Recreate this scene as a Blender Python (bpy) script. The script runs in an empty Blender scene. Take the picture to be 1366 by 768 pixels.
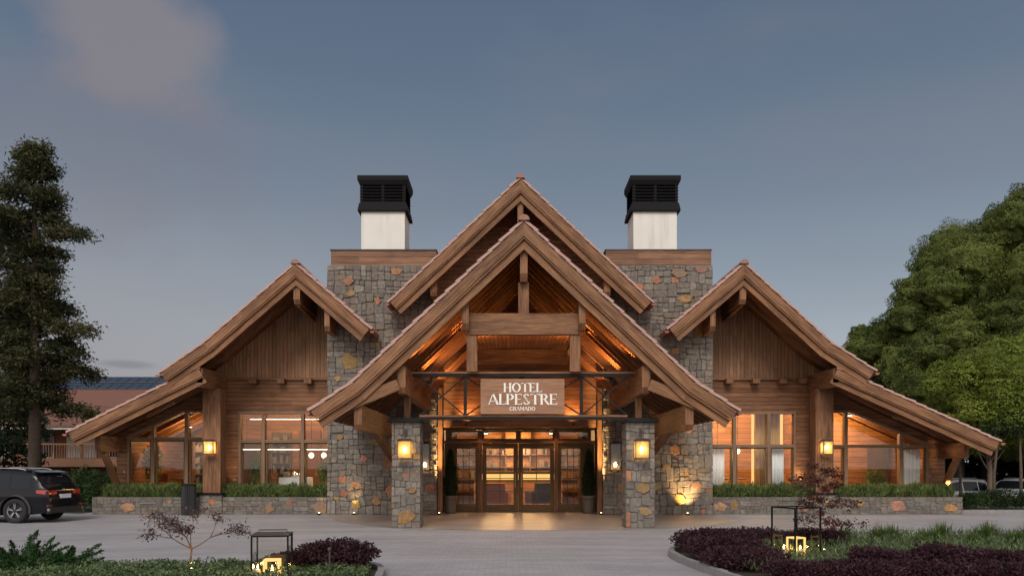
import bpy, bmesh, math, random
import numpy as np
from mathutils import Vector, Matrix

random.seed(7)
rng = np.random.default_rng(11)
sc = bpy.context.scene
col = sc.collection
R = math.radians

# ------------------------------------------------------------------ camera
cam_d = bpy.data.cameras.new('camera')
cam = bpy.data.objects.new('camera', cam_d)
col.objects.link(cam)
cam.location = (-0.38, 0.0, 1.6)
cam.rotation_euler = (R(90), 0, 0)
cam_d.sensor_width = 36.0
cam_d.lens = 36.0 * 1100 / 1366
cam_d.shift_x = 5 / 1366
cam_d.shift_y = (620 - 384) / 1366
cam_d.clip_end = 3000
sc.camera = cam

# ------------------------------------------------------------------ colour management
sc.view_settings.view_transform = 'Standard'
sc.view_settings.look = 'None'
sc.view_settings.gamma = 1
sc.view_settings.use_curve_mapping = False
sc.view_settings.exposure = 0.0
sc.render.engine = 'CYCLES'
sc.cycles.use_denoising = True
sc.cycles.max_bounces = 7
sc.cycles.transparent_max_bounces = 12
sc.cycles.sample_clamp_indirect = 6
sc.cycles.caustics_reflective = False
sc.cycles.caustics_refractive = False

# ------------------------------------------------------------------ world: dusk sky, afterglow behind the camera
SUN_EL, SUN_AZ = 38.0, 8.0          # sun behind the camera, slightly to its left
w = bpy.data.worlds.new('World'); sc.world = w; w.use_nodes = True
nt = w.node_tree; nt.nodes.clear()
def N(t, **k):
    n = nt.nodes.new(t)
    for a, b in k.items(): setattr(n, a, b)
    return n
L = lambda a, b: nt.links.new(a, b)
def wmath(op, a, b=None, c=None, clamp=False):
    n = N('ShaderNodeMath', operation=op, use_clamp=clamp)
    for i, v in enumerate((a, b, c)):
        if v is None: continue
        if isinstance(v, (int, float)): n.inputs[i].default_value = v
        else: L(v, n.inputs[i])
    return n.outputs[0]
def wsmooth(v, a, b):
    n = N('ShaderNodeMapRange', interpolation_type='SMOOTHSTEP')
    L(v, n.inputs[0]); n.inputs[1].default_value = a; n.inputs[2].default_value = b
    return n.outputs[0]
def wmix(f, a, b, blend='MIX'):
    n = N('ShaderNodeMix', data_type='RGBA', blend_type=blend)
    for i, v in ((0, f), (6, a), (7, b)):
        if isinstance(v, (int, float)): n.inputs[i].default_value = v
        elif isinstance(v, tuple): n.inputs[i].default_value = (*v, 1)
        else: L(v, n.inputs[i])
    return n.outputs[2]
tc = N('ShaderNodeTexCoord'); sep = N('ShaderNodeSeparateXYZ'); L(tc.outputs['Generated'], sep.inputs[0])
X, Y, Z = sep.outputs
ramp = N('ShaderNodeValToRGB'); L(Z, ramp.inputs[0])
cr = ramp.color_ramp
stops = [(0.0, (.48, .50, .52)), (.12, (.385, .425, .465)), (.20, (.275, .322, .378)), (.30, (.178, .224, .286)), (.42, (.118, .163, .232)), (.52, (.092, .134, .208)), (1.0, (.06, .09, .15))]
cr.elements[0].position = stops[0][0]; cr.elements[0].color = (*stops[0][1], 1)
cr.elements[1].position = 1.0; cr.elements[1].color = (*stops[-1][1], 1)
for p, c in stops[1:-1]:
    e = cr.elements.new(p); e.color = (*c, 1)
base = ramp.outputs[0]
# pinkish grey low on the left
pinkf = wmath('MULTIPLY', wsmooth(X, .05, -.5), wsmooth(Z, .36, .05))
base = wmix(wmath('MULTIPLY', pinkf, .85), base, (.30, .28, .29))
# a torn pale cloud up on the left, a wisp near it
nz = N('ShaderNodeTexNoise'); mp = N('ShaderNodeMapping'); L(tc.outputs['Generated'], mp.inputs[0])
mp.inputs['Scale'].default_value = (1, 1, 1.5)
L(mp.outputs[0], nz.inputs['Vector']); nz.inputs['Scale'].default_value = 9; nz.inputs['Detail'].default_value = 7; nz.inputs['Roughness'].default_value = .55
def blob(cx, cz, rx, rz, noise_amp, lo, hi):
    dx = wmath('DIVIDE', wmath('SUBTRACT', X, cx), rx); dz = wmath('DIVIDE', wmath('SUBTRACT', Z, cz), rz)
    d = wmath('SQRT', wmath('ADD', wmath('MULTIPLY', dx, dx), wmath('MULTIPLY', dz, dz)))
    d = wmath('ADD', d, wmath('MULTIPLY', wmath('SUBTRACT', nz.outputs[0], .5), noise_amp))
    return wmath('MULTIPLY', wsmooth(d, hi, lo), wsmooth(Y, .0, .2))
c1 = blob(-.375, .425, .085, .065, 1.3, .55, 1.15)
c1b = blob(-.41, .33, .13, .11, 1.6, .3, 1.2)
c2 = blob(-.19, .505, .035, .018, 1.2, .2, 1.2)
c3 = blob(-.42, .11, .035, .006, 1.0, .3, 1.1)
c1 = wmath('MULTIPLY', c1, .8)
base = wmix(c1, base, (.245, .225, .245))
base = wmix(wmath('MULTIPLY', c1b, .35), base, (.21, .185, .205))
base = wmix(wmath('MULTIPLY', c2, .6), base, (.25, .24, .26))
base = wmix(wmath('MULTIPLY', c3, .5), base, (.16, .16, .18))
# soft streaky unevenness over the whole sky
nz2 = N('ShaderNodeTexNoise'); mp2 = N('ShaderNodeMapping'); L(tc.outputs['Generated'], mp2.inputs[0])
mp2.inputs['Scale'].default_value = (2.0, 2.0, 6); L(mp2.outputs[0], nz2.inputs['Vector']); nz2.inputs['Scale'].default_value = 1.6; nz2.inputs['Detail'].default_value = 5
base = wmix(wmath('MULTIPLY', wsmooth(nz2.outputs[0], .42, .72), .22), base, (.23, .22, .25))
# the bright side of the sky is where the sun went down: behind the camera
back = wsmooth(Y, .25, -.75)
lowb = wsmooth(Z, 1.0, .1)
glow = wmix(lowb, (.62, .68, .78), (1.24, 1.12, 1.0))
base = wmix(back, base, glow)
sky = N('ShaderNodeTexSky', sky_type='NISHITA', sun_disc=False)
sky.sun_elevation = R(SUN_EL); sky.sun_rotation = R(180 + SUN_AZ)
skyc = wmix(1.0, sky.outputs[0], (.004, .004, .004), 'MULTIPLY')
base = wmix(1.0, base, skyc, 'ADD')
bg = N('ShaderNodeBackground'); L(base, bg.inputs[0]); bg.inputs[1].default_value = 1.0
wo = N('ShaderNodeOutputWorld'); L(bg.outputs[0], wo.inputs[0])

# ------------------------------------------------------------------ the last sun, soft
sd = bpy.data.lights.new('sun', 'SUN'); sun = bpy.data.objects.new('sun', sd); col.objects.link(sun)
sd.energy = 1.75; sd.angle = R(24); sd.color = (1.0, .93, .84)
dv = Vector((math.sin(R(SUN_AZ)), math.cos(R(SUN_AZ)), -math.tan(R(SUN_EL))))
sun.rotation_euler = dv.to_track_quat('-Z', 'Y').to_euler()

# ------------------------------------------------------------------ materials
MATS = {}
def newmat(name):
    m = bpy.data.materials.new(name); m.use_nodes = True
    t = m.node_tree; b = t.nodes['Principled BSDF']
    return m, t, b
def nd(t, typ, ins=None, **k):
    n = t.nodes.new(typ)
    for a, b in k.items(): setattr(n, a, b)
    for a, v in (ins or {}).items():
        if hasattr(v, 'is_output') or isinstance(v, bpy.types.NodeSocket): t.links.new(v, n.inputs[a])
        elif isinstance(v, tuple) and len(v) == 3 and n.inputs[a].type == 'RGBA': n.inputs[a].default_value = (*v, 1)
        else: n.inputs[a].default_value = v
    return n
def mth(t, op, a, b=0.0, clamp=False): return nd(t, 'ShaderNodeMath', {0: a, 1: b}, operation=op, use_clamp=clamp).outputs[0]
def mixc(t, f, a, b, blend='MIX'): return nd(t, 'ShaderNodeMix', {0: f, 6: a, 7: b}, data_type='RGBA', blend_type=blend).outputs[2]
def ramp2(t, v, a, b, lo=0., hi=1.):
    n = nd(t, 'ShaderNodeMapRange', {0: v, 1: lo, 2: hi, 3: a, 4: b}, interpolation_type='SMOOTHSTEP'); return n.outputs[0]
def setbump(t, b, h, strength=.5, dist=.01):
    n = nd(t, 'ShaderNodeBump', {'Strength': strength, 'Distance': dist, 'Height': h}); t.links.new(n.outputs[0], b.inputs['Normal'])

def wood(name, c1, c2, plank=0.0, rough=.62, var=.35, bump=.5, spec=.3):
    """UV: u in metres along the grain, v in metres across it"""
    m, t, b = newmat(name)
    uv = nd(t, 'ShaderNodeUVMap').outputs[0]
    s = nd(t, 'ShaderNodeSeparateXYZ', {0: uv}).outputs
    u, v = s[0], s[1]
    if plank:
        q = mth(t, 'DIVIDE', v, plank); idx = mth(t, 'FLOOR', q); fr = mth(t, 'FRACT', q)
        wn = nd(t, 'ShaderNodeTexWhiteNoise', {'W': idx}, noise_dimensions='1D').outputs[0]
        # butt joints along each board
        q2 = mth(t, 'DIVIDE', mth(t, 'ADD', u, mth(t, 'MULTIPLY', wn, 9.7)), 2.9)
        idx2 = mth(t, 'ADD', mth(t, 'MULTIPLY', mth(t, 'FLOOR', q2), 17.3), idx)
        wn2 = nd(t, 'ShaderNodeTexWhiteNoise', {'W': idx2}, noise_dimensions='1D').outputs[0]
        seam = mth(t, 'MINIMUM', fr, mth(t, 'SUBTRACT', 1.0, fr))
        seamf = ramp2(t, seam, 0., 1., 0.0, .012 / plank)
    else:
        wn2 = nd(t, 'ShaderNodeTexNoise', {'Vector': uv, 'Scale': .35, 'Detail': 1.}).outputs[0]; idx = 0.0; seamf = None
    cv = nd(t, 'ShaderNodeCombineXYZ', {0: mth(t, 'MULTIPLY', u, 1.6), 1: mth(t, 'MULTIPLY', v, 26.), 2: (mth(t, 'MULTIPLY', wn2, 40.) if plank else 0.)}).outputs[0]
    g = nd(t, 'ShaderNodeTexNoise', {'Vector': cv, 'Scale': 1.0, 'Detail': 6., 'Roughness': .62, 'Distortion': .5}).outputs[0]
    cv2 = nd(t, 'ShaderNodeCombineXYZ', {0: mth(t, 'MULTIPLY', u, .7), 1: mth(t, 'MULTIPLY', v, 3.), 2: 3.1}).outputs[0]
    g2 = nd(t, 'ShaderNodeTexNoise', {'Vector': cv2, 'Scale': 1.0, 'Detail': 3.}).outputs[0]
    f = mth(t, 'ADD', mth(t, 'MULTIPLY', ramp2(t, g, 0., 1., .32, .70), .65), mth(t, 'MULTIPLY', ramp2(t, g2, 0., 1., .3, .7), .35))
    c = mixc(t, f, c1, c2)
    vv = mth(t, 'ADD', 1.0 - var * .5, mth(t, 'MULTIPLY', wn2, var))
    c = mixc(t, 1.0, c, nd(t, 'ShaderNodeCombineXYZ', {0: vv, 1: vv, 2: vv}).outputs[0], 'MULTIPLY')
    # weather: broad dark water stains and a greyed bloom, world sized
    oc = nd(t, 'ShaderNodeTexCoord').outputs['Object']
    w1 = nd(t, 'ShaderNodeTexNoise', {'Vector': oc, 'Scale': .9, 'Detail': 7., 'Roughness': .65}).outputs[0]
    w2 = nd(t, 'ShaderNodeTexNoise', {'Vector': oc, 'Scale': 3.3, 'Detail': 5.}).outputs[0]
    c = mixc(t, ramp2(t, w1, .42, 0., .32, .52), c, mixc(t, 1., c, (.55, .52, .50), 'MULTIPLY'))
    c = mixc(t, ramp2(t, w2, 0., .22, .55, .75), c, (.22, .15, .105))
    h = g
    if seamf is not None:
        c = mixc(t, seamf, tuple(x * .25 for x in c1), c)
        h = mth(t, 'ADD', mth(t, 'MULTIPLY', g, .25), seamf)
    t.links.new(c, b.inputs['Base Color']); b.inputs['Roughness'].default_value = rough
    b.inputs['Specular IOR Level'].default_value = spec
    setbump(t, b, h, bump, .012)
    MATS[name] = m; return m
WB1, WB2 = (.10, .043, .022), (.34, .165, .080)
wood('wood_beam', WB1, WB2, 0, var=.4)
wood('wood_fascia', (.088, .039, .020), (.355, .175, .085), 0, var=.5)
wood('wood_siding', (.130, .056, .028), (.315, .150, .076), .145, var=.38)
wood('wood_board', (.20, .102, .055), (.40, .218, .122), .125, var=.28, bump=.3)
wood('wood_soffit', (.15, .058, .024), (.30, .125, .055), .11, var=.35)
wood('wood_frame', (.17, .105, .066), (.30, .19, .12), 0, var=.3)
wood('wood_door', (.10, .062, .028), (.17, .105, .05), 0, var=.2)
wood('wood_interior', (.24, .108, .036), (.44, .215, .078), .19, var=.3)
wood('wood_floor', (.20, .10, .05), (.35, .19, .10), .14, rough=.4)
wood('wood_sign', (.26, .130, .074), (.43, .235, .14), 0, var=.2)
wood('wood_coping', (.15, .072, .042), (.31, .16, .095), .19, var=.35)

def simple(name, c, rough=.6, metal=0., noise=.15, scale=6., spec=.5, bump=0.0, coords='Object'):
    m, t, b = newmat(name)
    tcn = nd(t, 'ShaderNodeTexCoord').outputs[coords]
    g = nd(t, 'ShaderNodeTexNoise', {'Vector': tcn, 'Scale': scale, 'Detail': 6., 'Roughness': .6}).outputs[0]
    c2 = mixc(t, g, tuple(x * (1 - noise) for x in c), tuple(min(1, x * (1 + noise)) for x in c))
    t.links.new(c2, b.inputs['Base Color'])
    b.inputs['Roughness'].default_value = rough; b.inputs['Metallic'].default_value = metal
    b.inputs['Specular IOR Level'].default_value = spec
    if bump: setbump(t, b, g, bump, .02)
    MATS[name] = m; return m
simple('plaster', (.74, .71, .66), .9, noise=.07, scale=2.5, bump=.1)
_t = MATS['plaster'].node_tree; _b = _t.nodes['Principled BSDF']; _c = _b.inputs['Base Color'].links[0].from_socket
_m = nd(_t, 'ShaderNodeMapping', {'Vector': nd(_t, 'ShaderNodeTexCoord').outputs['Object'], 'Scale': (5., 5., .5)}).outputs[0]
_n = nd(_t, 'ShaderNodeTexNoise', {'Vector': _m, 'Scale': 1., 'Detail': 5.}).outputs[0]      # rain streaks
_t.links.new(mixc(_t, ramp2(_t, _n, 0., .35, .5, .75), _c, (.42, .40, .37)), _b.inputs['Base Color'])
simple('black_metal', (.009, .009, .010), .7, noise=.4, scale=20, spec=.15)
simple('steel_dark', (.026, .024, .024), .75, noise=.3, scale=10, spec=.15)
simple('iron_worn', (.06, .05, .045), .6, noise=.4, scale=14)
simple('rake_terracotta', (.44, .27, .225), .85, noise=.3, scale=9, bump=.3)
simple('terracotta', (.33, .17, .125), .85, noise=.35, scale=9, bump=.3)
simple('copper', (.30, .11, .07), .5, noise=.3, scale=12)
simple('mortar', (.165, .15, .135), .95, noise=.25, scale=18, bump=.3)
simple('soil', (.045, .03, .02), .95, noise=.5, scale=14, bump=.5)
simple('white_cloth', (.78, .78, .77), .9, noise=.05, scale=6)
simple('white_letter', (.88, .84, .78), .6, noise=.03)
simple('grey_paint', (.30, .30, .30), .6)
simple('bark', (.10, .072, .052), .95, noise=.5, scale=9, bump=.8)
simple('bark_pale', (.20, .15, .115), .95, noise=.4, scale=9, bump=.8)
simple('twig', (.16, .105, .08), .9, noise=.4, scale=12)
simple('ceramic', (.16, .13, .11), .7, noise=.35, scale=8, bump=.3)
simple('concrete_kerb', (.27, .255, .25), .9, noise=.3, scale=7, bump=.3)
simple('car_dark', (.007, .008, .012), .12, metal=.0, noise=.1, spec=.3)
simple('car_white', (.55, .56, .58), .25, noise=.05, spec=.6)
simple('car_grey', (.10, .12, .14), .25, metal=.4, noise=.1, spec=.6)
simple('rubber', (.015, .015, .016), .85)
simple('plastic_black', (.018, .018, .02), .55)
simple('alloy', (.45, .46, .48), .3, metal=.9)
simple('chrome', (.75, .76, .78), .12, metal=1.)
simple('plate_white', (.75, .77, .82), .5)
simple('red_lens', (.42, .02, .015), .15, noise=.2, spec=.8)
simple('red_roof', (.19, .085, .06), .85, noise=.3, scale=5, bump=.3)
simple('far_wall', (.28, .14, .085), .85, noise=.2, scale=4)
simple('solar', (.03, .04, .055), .18, noise=.3, scale=2, spec=.8)
simple('solar_rim', (.30, .31, .33), .4, metal=.6)
simple('upholstery', (.05, .032, .026), .9)
simple('upholstery_red', (.30, .10, .045), .9)
simple('brass', (.55, .36, .14), .35, metal=.9)
simple('flowers', (.55, .18, .13), .8, noise=.5, scale=30)
simple('brick_back', (.24, .10, .05), .9)
simple('candle', (.85, .74, .52), .6)
# tall pale stain on plaster is left to noise

def emis(name, c, s):
    m = bpy.data.materials.new(name); m.use_nodes = True; t = m.node_tree; t.nodes.clear()
    e = nd(t, 'ShaderNodeEmission', {0: c, 1: s}); o = t.nodes.new('ShaderNodeOutputMaterial'); t.links.new(e.outputs[0], o.inputs[0])
    MATS[name] = m; return m
emis('bulb', (1., .66, .28), 34.)
emis('bulb_soft', (1., .74, .42), 4.)
emis('strip_light', (1., .80, .55), 7.)
emis('cove_strip', (1., .56, .17), 1.25)
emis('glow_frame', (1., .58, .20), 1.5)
emis('flame', (1., .62, .22), 20.)
emis('downlight', (1., .82, .6), 12.)
emis('uplight_lens', (1., .75, .4), 15.)

def glass(name, tint=(.93, .95, .95), refl=1.0, rough=0.0):
    m = bpy.data.materials.new(name); m.use_nodes = True; t = m.node_tree; t.nodes.clear()
    tr = nd(t, 'ShaderNodeBsdfTransparent', {0: tint}); gl = nd(t, 'ShaderNodeBsdfGlossy', {0: (1., 1., 1.), 'Roughness': rough})
    ge = nd(t, 'ShaderNodeNewGeometry')
    dt = nd(t, 'ShaderNodeVectorMath', {0: ge.outputs['Incoming'], 1: ge.outputs['Normal']}, operation='DOT_PRODUCT').outputs['Value']
    q = mth(t, 'POWER', mth(t, 'SUBTRACT', 1.0, mth(t, 'ABSOLUTE', dt), True), 5.0)      # Schlick, the same from both sides
    f = mth(t, 'MULTIPLY', mth(t, 'ADD', .045, mth(t, 'MULTIPLY', q, .95)), refl, True)
    mx = nd(t, 'ShaderNodeMixShader', {0: f, 1: tr.outputs[0], 2: gl.outputs[0]})
    o = t.nodes.new('ShaderNodeOutputMaterial'); t.links.new(mx.outputs[0], o.inputs[0]); MATS[name] = m
glass('window_glass', refl=1.3)
glass('lantern_glass', (.96, .95, .92))
glass('amber_glass', (.98, .84, .58), .8)
_t = MATS['amber_glass'].node_tree      # seeded glass scatters some of the bulb's light
_o = next(n_ for n_ in _t.nodes if n_.type == 'OUTPUT_MATERIAL'); _s = _o.inputs[0].links[0].from_socket
_tl = nd(_t, 'ShaderNodeBsdfTranslucent', {0: (.95, .70, .36)}); _mx = nd(_t, 'ShaderNodeMixShader', {0: .55, 1: _s, 2: _tl.outputs[0]}); _t.links.new(_mx.outputs[0], _o.inputs[0])
m, t, b = newmat('car_glass'); b.inputs['Base Color'].default_value = (.012, .016, .022, 1); b.inputs['Roughness'].default_value = .05; b.inputs['Specular IOR Level'].default_value = .25; MATS['car_glass'] = m
# sheer curtain
m = bpy.data.materials.new('sheer'); m.use_nodes = True; t = m.node_tree; t.nodes.clear()
di = nd(t, 'ShaderNodeBsdfDiffuse', {0: (.93, .93, .93)}); tl = nd(t, 'ShaderNodeBsdfTranslucent', {0: (.86, .86, .86)})
mx = nd(t, 'ShaderNodeMixShader', {0: .2, 1: di.outputs[0], 2: tl.outputs[0]}); o = t.nodes.new('ShaderNodeOutputMaterial'); t.links.new(mx.outputs[0], o.inputs[0]); MATS['sheer'] = m

# stone: colour per stone from the mesh attribute, mottled by noise
m, t, b = newmat('stone')
at = nd(t, 'ShaderNodeAttribute', attribute_name='tint').outputs['Color']
oc = nd(t, 'ShaderNodeTexCoord').outputs['Object']
g1 = nd(t, 'ShaderNodeTexNoise', {'Vector': oc, 'Scale': 9., 'Detail': 8., 'Roughness': .7}).outputs[0]
g2 = nd(t, 'ShaderNodeTexNoise', {'Vector': oc, 'Scale': 1.1, 'Detail': 4.}).outputs[0]
c = mixc(t, ramp2(t, g1, 0., 1., .3, .72), mixc(t, 1., at, (.68, .67, .67), 'MULTIPLY'), mixc(t, 1., at, (1.25, 1.24, 1.22), 'MULTIPLY'))
c = mixc(t, ramp2(t, g2, 0., .45, .45, .75), c, (.15, .145, .135))
t.links.new(c, b.inputs['Base Color']); b.inputs['Roughness'].default_value = .92
b.inputs['Specular IOR Level'].default_value = .2
setbump(t, b, g1, .9, .03); MATS['stone'] = m

def foliage(name, dark, light, trans=.25, scale=1.2):
    m, t, b = newmat(name)
    oc = nd(t, 'ShaderNodeTexCoord').outputs['Object']
    g = nd(t, 'ShaderNodeTexNoise', {'Vector': oc, 'Scale': scale, 'Detail': 4.}).outputs[0]
    at = nd(t, 'ShaderNodeAttribute', attribute_name='tint').outputs['Fac']
    f = mth(t, 'ADD', mth(t, 'MULTIPLY', ramp2(t, g, 0., 1., .3, .7), .5), mth(t, 'MULTIPLY', at, .5))
    c = mixc(t, f, dark, light)
    t.links.new(c, b.inputs['Base Color']); b.inputs['Roughness'].default_value = .6; b.inputs['Specular IOR Level'].default_value = .25
    tl = nd(t, 'ShaderNodeBsdfTranslucent', {0: c}); mx = nd(t, 'ShaderNodeMixShader', {0: trans, 1: b.outputs[0], 2: tl.outputs[0]})
    t.links.new(mx.outputs[0], t.nodes['Material Output'].inputs[0])
    MATS[name] = m; return m
foliage('leaf_conifer', (.011, .019, .009), (.095, .092, .036))
foliage('leaf_pine', (.030, .052, .010), (.195, .225, .052))
foliage('leaf_light', (.065, .105, .014), (.25, .29, .045))
foliage('leaf_dark', (.010, .020, .008), (.045, .07, .025))
foliage('leaf_hedge', (.018, .040, .014), (.07, .115, .035))
foliage('leaf_rosemary', (.045, .08, .022), (.20, .25, .085), scale=3)
foliage('leaf_purple', (.022, .009, .014), (.085, .034, .045), scale=3)
foliage('leaf_maple', (.07, .040, .042), (.21, .135, .13), scale=3)
foliage('leaf_maple_dark', (.05, .016, .014), (.16, .06, .045), scale=3)
foliage('leaf_cover', (.04, .07, .03), (.20, .26, .12), scale=4)
foliage('leaf_juniper', (.010, .035, .012), (.05, .12, .03), scale=3)
foliage('leaf_grass', (.05, .09, .02), (.22, .30, .08), scale=3)
foliage('leaf_topiary', (.012, .020, .008), (.05, .07, .025), scale=5)

# ground materials (world-sized object coordinates)
m, t, b = newmat('cobbles')
oc = nd(t, 'ShaderNodeTexCoord').outputs['Object']
sp = nd(t, 'ShaderNodeSeparateXYZ', {0: oc}).outputs
# rows bend gently round the turning circle
dx = mth(t, 'MULTIPLY', sp[0], sp[0])
yy = mth(t, 'ADD', sp[1], mth(t, 'MULTIPLY', dx, .018))
cc = nd(t, 'ShaderNodeCombineXYZ', {0: sp[0], 1: yy}).outputs[0]
br = nd(t, 'ShaderNodeTexBrick', {'Vector': cc, 'Color1': (.365, .350, .365), 'Color2': (.45, .43, .445), 'Mortar': (.31, .295, .305), 'Scale': 1., 'Mortar Size': .009, 'Mortar Smooth': .4, 'Bias': 0., 'Brick Width': .21, 'Row Height': .13})
g1 = nd(t, 'ShaderNodeTexNoise', {'Vector': oc, 'Scale': .45, 'Detail': 6., 'Roughness': .65}).outputs[0]
g2 = nd(t, 'ShaderNodeTexNoise', {'Vector': oc, 'Scale': 20., 'Detail': 4.}).outputs[0]
mp = nd(t, 'ShaderNodeMapping', {'Vector': cc, 'Scale': (.16, 1.5, 1.)}).outputs[0]
g3 = nd(t, 'ShaderNodeTexNoise', {'Vector': mp, 'Scale': 1., 'Detail': 5.}).outputs[0]
c = mixc(t, mth(t, 'MULTIPLY', ramp2(t, g1, 0., 1., .35, .65), .35), br.outputs[0], (.25, .235, .235))
c = mixc(t, mth(t, 'MULTIPLY', ramp2(t, g3, 0., 1., .45, .68), .45), c, (.52, .495, .495))
gs = nd(t, 'ShaderNodeTexNoise', {'Vector': oc, 'Scale': 1.7, 'Detail': 7., 'Roughness': .7}).outputs[0]
c = mixc(t, ramp2(t, gs, 0., .5, .60, .74), c, (.19, .18, .185))      # old stains
# tyre tracks: two pairs of faint dark arcs where cars sweep past the porch
for r0_ in (.6, 2.1, 4.6, 6.1):
    tk = mth(t, 'ABSOLUTE', mth(t, 'SUBTRACT', mth(t, 'ADD', yy, mth(t, 'MULTIPLY', g1, .5)), 16.2 + r0_)); c = mixc(t, mth(t, 'MULTIPLY', ramp2(t, tk, 1., 0., .05, .22), .22), c, (.20, .19, .195))
c = mixc(t, mth(t, 'MULTIPLY', g2, .25), c, (.24, .225, .225))
t.links.new(c, b.inputs['Base Color']); b.inputs['Roughness'].default_value = .72; b.inputs['Specular IOR Level'].default_value = .35
setbump(t, b, mth(t, 'ADD', mth(t, 'MULTIPLY', br.outputs[1], -1.), mth(t, 'MULTIPLY', g2, .5)), .5, .012); MATS['cobbles'] = m

m, t, b = newmat('flagstone')
oc = nd(t, 'ShaderNodeTexCoord').outputs['Object']
br = nd(t, 'ShaderNodeTexBrick', {'Vector': oc, 'Color1': (.34, .30, .265), 'Color2': (.45, .395, .35), 'Mortar': (.16, .14, .13), 'Scale': 1., 'Mortar Size': .006, 'Brick Width': 1.2, 'Row Height': .45})
g1 = nd(t, 'ShaderNodeTexNoise', {'Vector': oc, 'Scale': 3., 'Detail': 8., 'Roughness': .7}).outputs[0]
c = mixc(t, mth(t, 'MULTIPLY', g1, .5), br.outputs[0], (.20, .17, .15))
t.links.new(c, b.inputs['Base Color']); b.inputs['Roughness'].default_value = .38
setbump(t, b, g1, .2, .01); MATS['flagstone'] = m

m, t, b = newmat('earth')
oc = nd(t, 'ShaderNodeTexCoord').outputs['Object']
g1 = nd(t, 'ShaderNodeTexNoise', {'Vector': oc, 'Scale': .3, 'Detail': 8., 'Roughness': .65}).outputs[0]
g2 = nd(t, 'ShaderNodeTexNoise', {'Vector': oc, 'Scale': 9., 'Detail': 4.}).outputs[0]
c = mixc(t, ramp2(t, g1, 0., 1., .35, .65), (.020, .032, .012), (.05, .065, .025))
c = mixc(t, mth(t, 'MULTIPLY', g2, .4), c, (.03, .022, .015))
t.links.new(c, b.inputs['Base Color']); b.inputs['Roughness'].default_value = .95; setbump(t, b, g2, .6, .05); MATS['earth'] = m

m, t, b = newmat('asphalt')
oc = nd(t, 'ShaderNodeTexCoord').outputs['Object']
g1 = nd(t, 'ShaderNodeTexNoise', {'Vector': oc, 'Scale': 1., 'Detail': 8., 'Roughness': .65}).outputs[0]
c = mixc(t, g1, (.07, .07, .075), (.17, .165, .17)); t.links.new(c, b.inputs['Base Color']); b.inputs['Roughness'].default_value = .85; MATS['asphalt'] = m

# ------------------------------------------------------------------ object helpers
ORG = {}
def tag(o, label=None, cat=None, group=None, kind=None):
    if label: o['label'] = label
    if cat: o['category'] = cat
    if group: o['group'] = group
    if kind: o['kind'] = kind
    return o
def empty(name, loc=(0, 0, 0), label=None, cat=None, group=None):
    o = bpy.data.objects.new(name, None); col.objects.link(o); o.location = loc; o.empty_display_size = .3
    ORG[o.name] = Vector(loc); return tag(o, label, cat, group)
def link(name, me, mat, parent=None, off=None):
    o = bpy.data.objects.new(name, me); col.objects.link(o)
    if mat: me.materials.append(MATS[mat] if isinstance(mat, str) else mat)
    if parent is not None:
        o.parent = parent; org = ORG.get(parent.name, Vector((0, 0, 0))); ORG[o.name] = org
        if org.length > 0: me.transform(Matrix.Translation(-org))
    return o
def kids(o): return [c for c in bpy.data.objects if c.parent == o]
def copy_tree(o, parent=None):
    c = o.copy(); col.objects.link(c); c.parent = parent
    for ch in kids(o): copy_tree(ch, c)
    return c
def light(name, typ, loc, energy, color=(1, .62, .28), size=.05, parent=None, target=None, angle=60, blend=.8, shape=None, size_y=None):
    d = bpy.data.lights.new(name, typ); d.energy = energy; d.color = color
    if typ == 'AREA':
        d.size = size
        if size_y: d.shape = 'RECTANGLE'; d.size_y = size_y
    else: d.shadow_soft_size = size
    if typ == 'SPOT': d.spot_size = R(angle); d.spot_blend = blend
    o = bpy.data.objects.new(name, d); col.objects.link(o); o.location = loc
    if target is not None: o.rotation_euler = (Vector(target) - Vector(loc)).to_track_quat('-Z', 'Y').to_euler()
    if parent is not None:
        o.parent = parent; o.location = Vector(loc) - ORG.get(parent.name, Vector((0, 0, 0)))
    return o

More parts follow.
